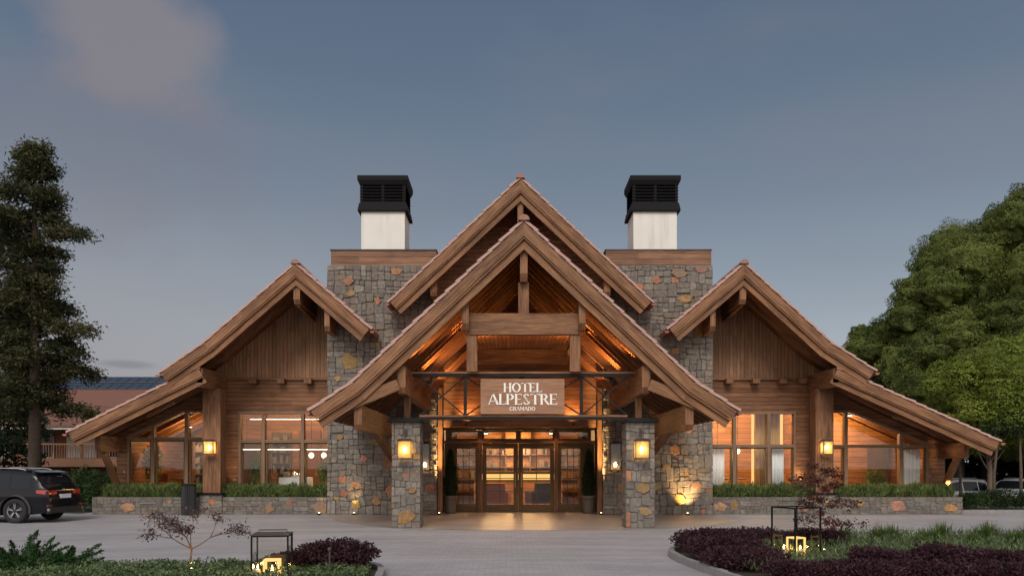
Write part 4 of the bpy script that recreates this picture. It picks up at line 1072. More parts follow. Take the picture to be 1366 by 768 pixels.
# porch ceiling: small lamps with their fittings on the timbers
def porch_lamp(x, y, z, tgt, e, label, angle=95):
    p = empty('porch_lamp', (x, y, z), label, 'lamp', 'small lamps on the porch timbers')
    MB().lathe([(.035, -.05), (.035, .0)], (x, y), z, 10).build('housing', 'black_metal', p)
    light('spot', 'SPOT', (x, y, z + .02), e, (1, .47, .14), .03, p, tgt, angle, 1.0)
for s_, nm in ((-1, 'left'), (1, 'right')):
    porch_lamp(s_ * 1.62, 20.95, 5.05, (s_ * 1.9, 20.9, 6.2), 70, f'lamp on the upper {nm} porch purlin near the front', 120)
    porch_lamp(s_ * 1.62, 23.6, 5.05, (s_ * 1.9, 23.6, 6.2), 70, f'lamp on the upper {nm} porch purlin at mid depth', 120)
    porch_lamp(s_ * 2.80, 21.7, 4.10, (s_ * 2.0, 21.7, 5.6), 230, f'lamp on the middle {nm} porch purlin near the front', 125)
    porch_lamp(s_ * 2.80, 24.6, 4.10, (s_ * 2.0, 24.6, 5.6), 330, f'lamp on the middle {nm} porch purlin near the wall', 125)
    porch_lamp(s_ * 1.20, 21.0, 4.70, (s_ * .6, 21.6, 5.2), 90, f'lamp under the {nm} end of the collar beam', 130)
    porch_lamp(s_ * 1.75, 26.80, 2.95, (s_ * 1.7, 27.05, 3.6), 120, f'lamp washing the {nm} of the boards above the doors', 110)
    porch_lamp(s_ * 1.2, 27.55, 2.78, (s_ * 1.2, 27.6, 0), 70, f'downlight {nm} of centre above the entrance doors', 120)
porch_lamp(0, 26.2, 4.4, (0, 25.6, 0), 330, 'lamp under the porch ceiling shining on the paving', 110)

# ------------------------------------------------------------------ the sign
S = empty('hotel_sign', (0, 20.72, 2.88), 'timber sign board with cream letters HOTEL ALPESTRE GRAMADO on the porch truss', 'sign')
MB().box(-1.075, 1.03, 20.70, 20.755, 2.885, 3.765).build('board', 'wood_sign', S)
def glyphs():
    """strokes per letter in a unit-height box: polygons (x,z); returns (polys, advance)"""
    Tk, Th = .17, .065
    def rect(a, b_, c, d): return [(a, c), (b_, c), (b_, d), (a, d)]
    def stem(x, w_=Tk): f = .03; return [(x - f, 0), (x + w_ + f, 0), (x + w_, .18), (x + w_, .82), (x + w_ + f, 1), (x - f, 1), (x, .82), (x, .18)]
    def ring(cx, cz, rx, rz, tk, th, a0=0, a1=360, n=20):
        out = []
        for k in range(n):
            t0, t1 = R(a0 + (a1 - a0) * k / n), R(a0 + (a1 - a0) * (k + 1) / n)
            def P(t_, o):
                w_ = tk * abs(math.cos(t_)) + th * abs(math.sin(t_)) if o else 0
                return (cx + (rx - w_) * math.cos(t_), cz + (rz - w_) * math.sin(t_))
            out.append([P(t0, 0), P(t1, 0), P(t1, 1), P(t0, 1)])
        return out
    def serif(x, z, dz): return [(x, z), (x + .07, z), (x + .05, z + dz), (x + .02, z + dz)]
    G = {}
    G['H'] = ([stem(.04), stem(.56), rect(.2, .57, .47, .53)], .80)
    G['O'] = (ring(.44, .5, .43, .51, Tk, Th, n=26), .90)
    G['T'] = ([stem(.29), rect(.0, .75, .935, 1.0), [(0, .80), (.03, .80), (.07, .94), (0, .94)], [(.75, .80), (.72, .80), (.68, .94), (.75, .94)]], .77)
    G['E'] = ([stem(.04), rect(.2, .58, .935, 1.0), rect(.2, .50, .475, .535), rect(.2, .60, 0, .065), [(.58, .82), (.555, .82), (.50, .94), (.58, .94)], [(.62, .20), (.59, .20), (.52, .06), (.60, .06)]], .66)
    G['L'] = ([stem(.04), rect(.2, .56, 0, .065), [(.60, .22), (.57, .22), (.48, .06), (.56, .0)]], .60)
    G['A'] = ([[(.0, 0), (.08, 0), (.40, 1), (.33, 1)], [(.32, 1), (.47, 1), (.86, 0), (.66, 0)], rect(.2, .64, .30, .36)], .84)
    G['P'] = ([stem(.04)] + ring(.30, .715, .33, .285, .16, Th, -90, 90, 14) + [rect(.2, .32, .935, 1.0), rect(.2, .32, .43, .495)], .68)
    G['R'] = ([stem(.04)] + ring(.30, .735, .31, .265, .15, Th, -90, 90, 14) + [rect(.2, .32, .935, 1.0), rect(.2, .32, .47, .535), [(.28, .50), (.43, .50), (.80, 0), (.60, 0)]], .76)
    G['S'] = (ring(.30, .735, .26, .265, .11, Th, 25, 190, 14) + ring(.30, .265, .28, .265, .11, Th, -165, 20, 14) + [[(.05, .76), (.16, .64), (.58, .24), (.47, .44), (.20, .62), (.12, .64)], [(.04, .70), (.17, .78), (.56, .34), (.44, .20)]], .63)
    G['G'] = (ring(.44, .5, .43, .51, Tk, .09, 40, 325, 22) + [rect(.62, .80, .12, .45), rect(.50, .80, .40, .47)], .90)
    G['M'] = ([rect(.04, .13, 0, 1), [(.06, 1), (.24, 1), (.56, .1), (.46, .1)], [(.46, .1), (.56, .1), (.84, 1), (.74, 1)], rect(.76, .94, 0, 1)], 1.02)
    G['D'] = ([stem(.04)] + ring(.30, .5, .50, .5, Tk, .08, -90, 90, 18) + [rect(.2, .32, .92, 1.0), rect(.2, .32, 0, .08)], .86)
    return G
G = glyphs()
def word(txt, x0, x1, z0, z1, name, bold=0.):
    tot = sum(G[c][1] for c in txt); sx = (x1 - x0) / tot; h = z1 - z0; x = x0
    for c in txt:
        mb = MB()
        for poly in G[c][0]:
            mb.prism([(x + px_ * sx, z0 + pz * h) for px_, pz in poly], 20.684, 20.6995)
        mb.build('letter_' + c.lower(), 'white_letter', S); x += G[c][1] * sx
word('HOTEL', -.500, .475, 3.43, 3.660, 'hotel')
word('ALPESTRE', -.880, .860, 3.115, 3.385, 'alpestre')
word('GRAMADO', -.350, .300, 2.965, 3.065, 'gramado')
for x in (-.9, .85): MB().box(x - .02, x + .02, 20.756, 20.80, 2.95, 3.7, 'z').build('fixing', 'steel_dark', S)

# ------------------------------------------------------------------ planters
def planter(x0, x1, end, spots, label, name='stone_planter'):
    P = empty(name, ((x0 + x1) / 2, 27.3, 0), label, 'planter')
    MB().box(x0, x1, 26.86, 27.10, 0, .555).build('front_wall', 'mortar', P)
    if end: xe = x0 if end < 0 else x1; MB().box(min(xe, xe - end * .24), max(xe, xe - end * .24), 27.10, 27.98, 0, .555, 'y').build('end_wall', 'mortar', P)
    MB().box(x0 + .02, x1 - .02, 27.11, 27.9, .3, .50).build('soil', 'soil', P)
    st = Stones(int(abs(x0) * 13), .85); st.panel(x0, x1, 0, .56, front(26.86), .34, .115, jit=.08, depth=.035, orange=.012, gap=.004, spots=spots)
    if end: st.panel(26.86, 27.98, 0, .56, side(x0 if end < 0 else x1, end), .34, .115, jit=.08, depth=.035, gap=.004)
    st.build('stone_facing', P); return P
planter(-13.92, -10.44, -1, [(-12.75, .24, .26), (-11.4, .4, .14)], 'low stone planter left of the left timber column')
planter(-9.68, -6.28, 0, [(-8.2, .15, .2), (-7.5, .36, .17), (-6.5, .2, .3)], 'low stone planter between the left timber column and the tower')
planter(6.28, 9.56, 0, [(6.5, .25, .22), (7.0, .3, .2), (9.2, .2, .2)], 'low stone planter between the tower and the right timber column')
planter(10.32, 14.40, 1, [(11.1, .35, .16), (12.3, .25, .24), (14.0, .2, .24)], 'low stone planter right of the right timber column')

# ------------------------------------------------------------------ foliage tools (many small leaf faces spread through a volume)
def leaves(name, P, size, tint, mat, parent=None, D=None, aspect=.5, flat=0., NR=None):
    """P (N,3); size scalar or (N,); D optional (N,3) directions for the long axis"""
    N_ = len(P); P = np.asarray(P, float); size = np.broadcast_to(np.asarray(size, float), (N_,))[:, None]
    if D is None:
        D = rng.normal(size=(N_, 3)); D[:, 2] *= (1 - flat)
    D = D / (np.linalg.norm(D, axis=1, keepdims=True) + 1e-9)
    Q = rng.normal(size=(N_, 3)); Q[:, 2] *= (1 - flat) if flat else 1
    S_ = np.cross(D, Q); S_ /= (np.linalg.norm(S_, axis=1, keepdims=True) + 1e-9)
    if flat:
        up = np.zeros((N_, 3)); up[:, 2] = 1; S2 = np.cross(D, up + .5 * rng.normal(size=(N_, 3))); S_ = S2 / (np.linalg.norm(S2, axis=1, keepdims=True) + 1e-9)
    if NR is not None:
        D = D - NR * np.sum(D * NR, 1, keepdims=True) * .75; D = D / np.linalg.norm(D, axis=1, keepdims=True); S2 = np.cross(D, NR + .55 * rng.normal(size=(N_, 3))); S_ = S2 / (np.linalg.norm(S2, axis=1, keepdims=True) + 1e-9)
    V = np.empty((N_, 4, 3)); V[:, 0] = P - D * size * .5; V[:, 1] = P + S_ * size * aspect * .5; V[:, 2] = P + D * size * .5; V[:, 3] = P - S_ * size * aspect * .5
    if parent is not None: V -= np.array(ORG.get(parent.name, Vector((0, 0, 0))))
    me = bpy.data.meshes.new(name); me.vertices.add(N_ * 4); me.vertices.foreach_set('co', V.astype(np.float32).ravel())
    me.loops.add(N_ * 4); me.loops.foreach_set('vertex_index', np.arange(N_ * 4, dtype=np.int32))
    me.polygons.add(N_); me.polygons.foreach_set('loop_start', np.arange(0, N_ * 4, 4, dtype=np.int32)); me.polygons.foreach_set('loop_total', np.full(N_, 4, np.int32))
    a = me.color_attributes.new('tint', 'FLOAT_COLOR', 'POINT'); tt = np.clip(np.broadcast_to(np.asarray(tint, float), (N_,)), 0, 1)
    arr = np.ones((N_ * 4, 4), np.float32); arr[:, :3] = np.repeat(tt, 4)[:, None]; a.data.foreach_set('color', arr.ravel())
    me.update(calc_edges=True)
    o = bpy.data.objects.new(name, me); col.objects.link(o); me.materials.append(MATS[mat])
    if parent is not None: o.parent = parent; ORG[o.name] = ORG.get(parent.name, Vector((0, 0, 0)))
    return o
def puff(c, r3, n, shell=.35, low=-.5):
    """points in the outer shell of an ellipsoid, mostly its upper side; returns points and outward dirs"""
    d = rng.normal(size=(n * 2, 3)); d /= np.linalg.norm(d, axis=1, keepdims=True); d = d[d[:, 2] > low][:n]
    k = 1 - shell * rng.random(len(d)) ** 1.6
    k *= 1 + .16 * np.sin(d[:, 0] * 7 + c[0] * 3) * np.cos(d[:, 1] * 6 + c[1]) + .10 * np.sin(d[:, 2] * 11 + c[2] * 2)
    return np.asarray(c) + d * k[:, None] * np.asarray(r3), d
def cloud_tree(name, x, y, z0, h, rad, crown0, n_lumps, lump, per, mat, label, bark='bark', leaf=.15, group=None, egg=1.0, limbs=8, cores=False):
    T = empty(name, (x, y, z0), label, 'tree', group)
    r = random.Random(int(x * 10 + y))
    cz = (crown0 + h) / 2; rz = (h - crown0) / 2
    PP, DD, TT, LL, NN, CO = [], [], [], [], [], []
    for k in range(n_lumps):
        ph = math.acos(1 - 2 * (k + .5) / n_lumps); th = k * 2.39996 + r.uniform(-.3, .3)
        e = r.uniform(.70, .98) if k % 5 else r.uniform(.3, .6)
        prof = math.sin(ph) * (1 + (egg - 1) * math.cos(ph))
        c = (x + rad * prof * math.cos(th) * e, y + rad * prof * math.sin(th) * e, z0 + cz + rz * math.cos(ph) * min(1, e + .1) * .9)
        lr = lump * r.uniform(.7, 1.3); p, d = puff(c, (lr, lr, lr * .86), int(per * r.uniform(.8, 1.2)), .16, -.35)
        PP.append(p); DD.append(rng.normal(size=d.shape) + .25 * d); NN.append(d); tn_ = r.uniform(.1, .9); CO.append((c, lr, tn_)); TT.append(np.clip(tn_ + .22 * rng.normal(size=len(p)), 0, 1)); LL.append(c)
    leaves('crown', np.concatenate(PP), leaf * rng.uniform(.6, 1.3, sum(map(len, PP))), np.concatenate(TT), mat, T, np.concatenate(DD), .62, NR=np.concatenate(NN))
    # dense inner foliage of each clump, lumpy balls under the leaves
    if cores:
        nv, nu = 14, 24; VV, FF, TC = [], [], []
        for (c, lr, tn) in CO:
            base_ = len(VV); ph0 = r.uniform(0, 6)
            for i in range(nv + 1):
                a_ = math.pi * i / nv
                for j in range(nu):
                    b_ = 2 * math.pi * j / nu; d = (math.sin(a_) * math.cos(b_), math.sin(a_) * math.sin(b_), math.cos(a_))
                    k = .78 * (1 + .13 * math.sin(d[0] * 6 + ph0) * math.cos(d[1] * 7 + ph0) + .09 * math.sin(d[2] * 9 + ph0 * 2 + d[0] * 5) + r.uniform(-.06, .06))
                    VV.append((c[0] + d[0] * lr * k - x, c[1] + d[1] * lr * k - y, c[2] + d[2] * lr * .86 * k - z0)); TC.append(min(1, max(0, tn + r.uniform(-.3, .2))))
            for i in range(nv):
                for j in range(nu): j2 = (j + 1) % nu; FF.append((base_ + i * nu + j, base_ + (i + 1) * nu + j, base_ + (i + 1) * nu + j2, base_ + i * nu + j2))
        me = bpy.data.meshes.new('inner_foliage'); me.from_pydata(VV, [], FF); ca = me.color_attributes.new('tint', 'FLOAT_COLOR', 'POINT'); arr = np.ones((len(VV), 4), np.float32); arr[:, :3] = np.array(TC)[:, None]; ca.data.foreach_set('color', arr.ravel()); me.update()
        io = bpy.data.objects.new('inner_foliage', me); col.objects.link(io); me.materials.append(MATS[mat]); io.parent = T
    tr_ = MB(); tr0 = (rad * .055 + .08) * (.5 if bark == 'bark_pale' else 1); pts = [(x, y, z0 - .1), (x + r.uniform(-.1, .1), y, z0 + h * .25), (x + r.uniform(-.2, .2), y + r.uniform(-.2, .2), z0 + h * .55), (x, y, z0 + h * .88)]
    tr_.tube(pts, [tr0 * 1.3, tr0, tr0 * .65, tr0 * .15], 9)
    for c in r.sample(LL, min(limbs * 3, len(LL))):
        zb = z0 + max(h * .22, (c[2] - z0) * .62); m_ = ((x + c[0]) / 2, (y + c[1]) / 2, (zb + c[2]) / 2 - .12)
        tr_.tube([(x, y, zb), m_, c], [tr0 * .38, tr0 * .25, tr0 * .08], 5)
    tr_.build('trunk', bark, T, smooth=True); return T
# ------------------------------------------------------------------ trees on the right
GR = 'trees standing right of the hotel'
GL = -.62     # the ground beyond the hotel on the right lies lower
cloud_tree('pine_tree', 23.0, 43, GL, 13.3, 3.5, 2.0, 70, 1.35, 5600, 'leaf_pine', 'tall dense pine with billowing crown just right of the roof', leaf=.105, group=GR, egg=.85, cores=True)
cloud_tree('pine_tree', 27.2, 42, GL, 16.7, 4.4, 2.0, 95, 1.55, 6500, 'leaf_pine', 'tallest dark pine filling the right edge of the photo', leaf=.105, group=GR, egg=.8, cores=True)
cloud_tree('pine_tree', 27.0, 47, GL, 16.0, 4.2, 4.0, 60, 1.5, 4800, 'leaf_pine', 'tall pine between the two nearest pines and further back', leaf=.10, group=GR, egg=.85, cores=True)
cloud_tree('broadleaf_tree', 22.0, 50, GL, 10.9, 2.1, 4.0, 26, 1.0, 2800, 'leaf_pine', 'small rounded tree farthest left in the row behind the east roof', leaf=.10, group=GR, cores=True)
cloud_tree('broadleaf_tree', 20.6, 36, GL, 7.3, 2.5, 2.6, 50, .78, 1300, 'leaf_light', 'light yellow green broadleaf tree in front of the pines', 'bark_pale', leaf=.10, group=GR)
cloud_tree('broadleaf_tree', 24.3, 38, GL, 8.4, 2.6, 3.0, 44, .8, 600, 'leaf_light', 'light green broadleaf tree at the right edge in front of the tallest pine', 'bark_pale', leaf=.16, group=GR)
cloud_tree('broadleaf_tree', 18.9, 46, GL, 7.4, 2.6, 1.8, 34, 1.0, 600, 'leaf_dark', 'dark low tree behind the tip of the east roof', leaf=.18, group=GR)
for k, x in enumerate((16, 20.5, 25, 29.5, 34, 38.5)):
    cloud_tree('understorey_tree', x, 54 + (k % 2) * 3, GL, 5.6 + k % 3 * .6, 3.3, -.6, 30, 1.35, 480, 'leaf_dark', ['low dark tree filling the gap above the first parked car', 'second dark low tree under the pines from the left', 'third dark low tree under the pines from the left', 'fourth dark low tree under the pines', 'fifth dark low tree beyond the right edge', 'last dark low tree beyond the right edge'][k], leaf=.26, group='low dark trees under the pines', limbs=1)
for i, (x, y, h, rr) in enumerate(((20, 58, 8.5, 4.2), (28, 60, 9.5, 4.6), (36, 58, 12, 5.0), (33, 48, 15, 4.4), (15.5, 62, 6.2, 3.6))):
    cloud_tree('broadleaf_tree', x, y, GL, h, rr, .5, 38, 1.6, 520, 'leaf_dark', ('dark tree closing the view far behind the parked cars', 'dark tree far back behind the tallest pine', 'dark tree outside the right edge far back', 'tall dark tree outside the right edge', 'low dark tree far behind the east wing')[i], leaf=.30, group=GR, limbs=2)
def slim(x, y, h, label):
    T = empty('slim_tree', (x, y, GL), label, 'tree', 'slim trunks under the pines'); r = random.Random(int(x * 31))
    pts = [(x, y, GL - .05), (x + r.uniform(-.1, .1), y, GL + h * .5), (x + r.uniform(-.25, .25), y, GL + h)]
    MB().tube(pts, [.075, .06, .03], 8).build('trunk', 'bark', T, smooth=True)
    p, d = puff((pts[2][0], y, GL + h), (1.0, 1.0, .6), 700); leaves('crown', p, .16, rng.random(len(p)), 'leaf_dark', T)
for x, y, h, l in ((19.95, 34.5, 3.6, 'leaning slim trunk behind the parked cars'), (20.75, 34, 3.9, 'slim pale trunk near the right edge'), (20.2, 37.5, 3.6, 'slim trunk between the two paler trunks near the right edge')): slim(x, y, h, l)

for x, y, h, l in ((-9.15, 29.0, 1.5, 'leafy plant behind the left pane of the wide west window'), (-12.95, 29.2, 1.9, 'tall leafy plant added behind the left pane of the small west window in place of tree reflections'), (-6.75, 28.9, 1.3, 'leafy plant at the right end of the wide west window'), (12.6, 29.2, 1.0, 'low plant behind the sloping east window')):  # plant at the small west window is added, green for mirrored trees
    T, _ = indoor_plant(x, y, h, l); p, d = puff((x, y, .36 + h * .72), (.33, .33, h * .38), 900, .8, -.9); leaves('foliage', p, .12, rng.random(len(p)), 'leaf_light', T, d + rng.normal(size=d.shape), .4)
# ------------------------------------------------------------------ conifers on the left
def conifer(x, y, h, reach, label, seed, trunk_r=.24, z_first=3.3, lean=0., n=62, per=340):
    T = empty('conifer_tree', (x, y, 0), label, 'tree', 'conifers left of the hotel'); r = random.Random(seed)
    tr_ = MB(); tr_.tube([(x, y, -.1), (x + lean * .3, y, h * .3), (x + lean * .7, y, h * .65), (x + lean, y, h)], [trunk_r * 1.35, trunk_r, trunk_r * .6, .03], 10)
    PP, DD, TT = [], [], []
    for k in range(n):
        f = (k + r.random()) / n; z = z_first + (h - z_first) * f; th = k * 2.39996 + r.uniform(-.5, .5)
        L_ = reach(z) * r.uniform(.42, 1.1); bx_, by = x + lean * z / h, y
        dx, dy = math.cos(th), math.sin(th); rise = r.uniform(.0, .28) * (0.4 + f)
        tip = Vector((bx_ + dx * L_, by + dy * L_, z + L_ * rise - .1 * L_)); mid = Vector((bx_ + dx * L_ * .55, by + dy * L_ * .55, z + L_ * rise * .75))
        tr_.tube([(bx_, by, z - .15), mid, tip], [.055 * (1 - f * .6), .035, .01], 5)
        nc = max(2, int(L_ * 2.4)); tn = r.uniform(.1, .9)
        for q in range(nc):
            u = .34 + .7 * (q + r.random() * .6) / nc; w_ = Vector((bx_, by, z - .12)).lerp(mid, u / .55) if u < .55 else mid.lerp(tip, (u - .55) / .45)
            sp = .17 + .30 * L_ * (1 - abs(u - .62)) * .42
            for s_ in (-1, 1):
                c = (w_.x - dy * s_ * sp * r.uniform(.2, .9), w_.y + dx * s_ * sp * r.uniform(.2, .9), w_.z + r.uniform(-.16, .16))
                m_ = int(per * .22 * r.uniform(.4, 1.5)); p = np.array(c) + rng.normal(size=(m_, 3)) * np.array([.19, .19, .12]) * r.uniform(.7, 1.25)
                p[:, 2] -= .20 * rng.random(m_) ** 2
                d = np.tile([dx, dy, -.25], (m_, 1)) + rng.normal(size=(m_, 3)) * .7; PP.append(p); DD.append(d); TT.append(np.clip(tn + .25 * rng.normal(size=m_), 0, 1))
    leaves('crown', np.concatenate(PP), .15 * rng.uniform(.6, 1.4, sum(map(len, PP))), np.concatenate(TT), 'leaf_conifer', T, np.concatenate(DD), .34)
    tr_.build('trunk', 'bark', T, smooth=True); return T
def reachA(z):
    return float(np.interp(z, [3.0, 3.8, 4.6, 5.4, 6.3, 6.9, 7.8, 8.6, 9.6, 10.3, 11.3, 12.2, 13.2], [1.7, 2.5, 2.7, 2.1, 2.3, 2.6, 1.7, 1.55, 2.0, 2.15, 1.6, 1.25, .5]))
conifer(-17.95, 30.6, 13.25, reachA, 'tall dark conifer with layered branches beside the dark car', 5, .19, 3.45, n=84, per=640)
conifer(-21.0, 33.0, 12.0, lambda z: float(np.interp(z, [3.5, 5, 9, 12], [1.9, 2.5, 2.2, .5])), 'second dark conifer at the left edge behind the tall one', 9, .22, 3.9, n=52, per=460)
MB_ = None
for i, (x, y, h, rr) in enumerate(((-26.5, 38, 6.0, 2.6), (-27.5, 42, 7.5, 3.4))):
    cloud_tree('broadleaf_tree', x, y, 0, h, rr, .3, 26, 1.0, 520, 'leaf_dark', ('dark leafy tree behind the car at the left edge', 'dark tree outside the left edge further back')[i], leaf=.2, group='leafy trees behind the conifers', limbs=2)

# ------------------------------------------------------------------ bushes and hedges
def bush(name, x, y, z0, rx, ry, h, n, mat, label, group=None, leaf=.07, upright=.3, cat='bush', lumps=9, stems=True):
    T = empty(name, (x, y, z0), label, cat, group); PP, DD, TT = [], [], []; r = random.Random(int(x * 17 + y * 5))
    for k in range(lumps):
        th = k * 2.4; e = r.uniform(.1, .65); c = (x + rx * e * math.cos(th), y + ry * e * math.sin(th), z0 + h * r.uniform(.35, .66))
        p, d = puff(c, (rx * .55, ry * .55, h * r.uniform(.28, .42)), n // lumps, .5, -.8); p[:, 2] = np.maximum(p[:, 2], z0 + .01)
        PP.append(p); DD.append(d * .8 + rng.normal(size=d.shape) * .6 + np.array([0, 0, upright])); TT.append(np.clip(r.uniform(.2, .8) + .25 * rng.normal(size=len(p)), 0, 1))
    leaves('foliage', np.concatenate(PP), leaf * rng.uniform(.6, 1.4, sum(map(len, PP))), np.concatenate(TT), mat, T, np.concatenate(DD), .45)
    if stems:
        s_ = MB()
        for k in range(6):
            th = k * 1.05; s_.tube([(x, y, z0 - .02), (x + rx * .3 * math.cos(th), y + ry * .3 * math.sin(th), z0 + h * .35), (x + rx * .5 * math.cos(th), y + ry * .5 * math.sin(th), z0 + h * .7)], [.018, .013, .004], 5)
        s_.build('stems', 'twig', T)
    return T
for x, y, h, l in ((-15.1, 28.6, 1.65, 'tall leafy bush behind the tail of the dark car'), (-14.45, 28.4, 1.4, 'leafy bush at the left end of the left planter'), (-15.9, 29.4, 1.5, 'leafy bush directly behind the dark car'), (-14.7, 29.9, 1.6, 'leafy bush furthest back between the car and the west wing')):
    bush('leafy_bush', x, y, 0, .72, .6, h, 3400, 'leaf_hedge', l, 'bushes between the car and the west wing', leaf=.09)
uplight(-14.25, 27.6, -14.35, 28.3, 1.0, 5, 'ground spotlight in the bushes left of the planter', 80)
for k in range(7):
    x = 15.25 + k * .95
    bush('clipped_hedge_bush', x, 28.0 + .1 * math.sin(k * 2), -.02, .72, .55, .80 + .08 * math.sin(k * 1.9), 3600, 'leaf_dark' if k % 3 else 'leaf_hedge', ['dark hedge bush touching the right end of the planter', 'second hedge bush from the planter at the right', 'third hedge bush from the planter at the right', 'hedge bush below the parked cars near the right edge', 'hedge bush at the right edge of the photo', 'hedge bush just outside the right edge', 'last hedge bush outside the right edge'][k], 'hedge bushes right of the planter', leaf=.07)
MB().box(14.62, 30, 27.25, 27.37, -.02, .12).build('hedge_kerb', 'concrete_kerb', None); tag(bpy.data.objects['hedge_kerb'], 'long stone kerb in front of the dark hedge bushes', 'kerb')

def blades(name, P, hgt, mat, label, cat, spread=.35, width=.06, kind='stuff', tintv=None, parent=None):
    N_ = len(P); D = np.stack([rng.normal(size=N_) * spread, rng.normal(size=N_) * spread, np.ones(N_)], 1)
    hh = hgt * rng.uniform(.5, 1.15, N_); D2 = D / np.linalg.norm(D, axis=1, keepdims=True); P2 = P + D2 * hh[:, None] * .5
    o = leaves(name, P2, hh, rng.random(N_) if tintv is None else tintv, mat, parent, D, width / hgt)
    if label: tag(o, label, cat, kind=kind)
    return o
def rosemary(x0, x1, y0, y1, z, n, label):
    P = np.stack([rng.uniform(x0, x1, n), rng.uniform(y0, y1, n), np.full(n, z)], 1)
    bump_ = .06 * np.sin(P[:, 0] * 5.1) * np.cos(P[:, 1] * 4 + P[:, 0]) + .05 * np.sin(P[:, 0] * 13)
    P[:, 2] += rng.random(n) * (.30 + bump_)
    blades('planter_herbs', P, .21, 'leaf_rosemary', label, 'planting', .45, .034)
rosemary(-13.65, -10.45, 27.0, 27.85, .50, 15000, 'thick green planting spilling over the far left planter')
rosemary(-9.70, -6.30, 27.0, 27.85, .50, 15000, 'thick green planting below the wide west window')
rosemary(6.30, 9.62, 27.0, 27.85, .50, 14000, 'thick green planting below the wide east window')
rosemary(10.28, 14.25, 27.0, 27.85, .50, 16000, 'thick green planting below the sloping east window')

# ------------------------------------------------------------------ potted evergreens at the doors
def potted(x, label):
    T = empty('potted_evergreen', (x, 27.45, 0), label, 'potted plant', 'potted evergreens beside the doors')
    MB().lathe([(.15, .005), (.18, .04), (.205, .30), (.215, .33), (.215, .50), (.235, .51), (.235, .585), (.20, .585), (.195, .53)], (x, 27.45), 0, 22, False).build('pot', 'ceramic', T, smooth=True)
    MB().lathe([(.01, .53), (.197, .53)], (x, 27.45), 0, 22, False).build('soil', 'soil', T)
    MB().tube([(x, 27.45, .5), (x, 27.45, 1.9)], [.02, .008], 6).build('trunk', 'bark', T)
    n = 6500; z = rng.random(n) ** .9; rr = (.235 * (1 - z) ** .55 * (.55 + .45 * np.minimum(1, z * 6)) + .02) * (1 + .18 * np.sin(z * 40) * np.cos(z * 17)); th = rng.random(n) * 6.283; k = .55 + .5 * rng.random(n) ** .5
    P = np.stack([x + rr * k * np.cos(th), 27.45 + rr * k * np.sin(th), .60 + z * 1.52], 1); D = np.stack([np.cos(th) * .6, np.sin(th) * .6, .9 + 0 * th], 1) + rng.normal(size=(n, 3)) * .4
    leaves('foliage', P, .055, rng.random(n), 'leaf_topiary', T, D, .5); return T
potted(-2.30, 'slim potted evergreen left of the entrance doors'); potted(2.30, 'slim potted evergreen right of the entrance doors')

# ribbed black bin in front of the left column
bn = MB(); n = 48; cx, cy = -10.62, 26.42; rad = [.225 if k % 2 else .205 for k in range(n)]
lo = [(cx + rad[k] * math.cos(2 * math.pi * k / n), cy + rad[k] * math.sin(2 * math.pi * k / n), .0) for k in range(n)]; hi_ = [(a, b_, .96) for a, b_, _ in lo]
for k in range(n): j = (k + 1) % n; bn.face([lo[k], lo[j], hi_[j], hi_[k]], AX['z'])
bn.face(hi_); bnr = empty('litter_bin', (cx, cy, 0), 'tall ribbed black bin in front of the left planter', 'bin'); bn.build('bin_body', 'plastic_black', bnr)
MB().lathe([(.24, .96), (.24, .99), (.15, 1.0), (.14, .965)], (cx, cy), .001, 28).build('rim', 'black_metal', bnr)

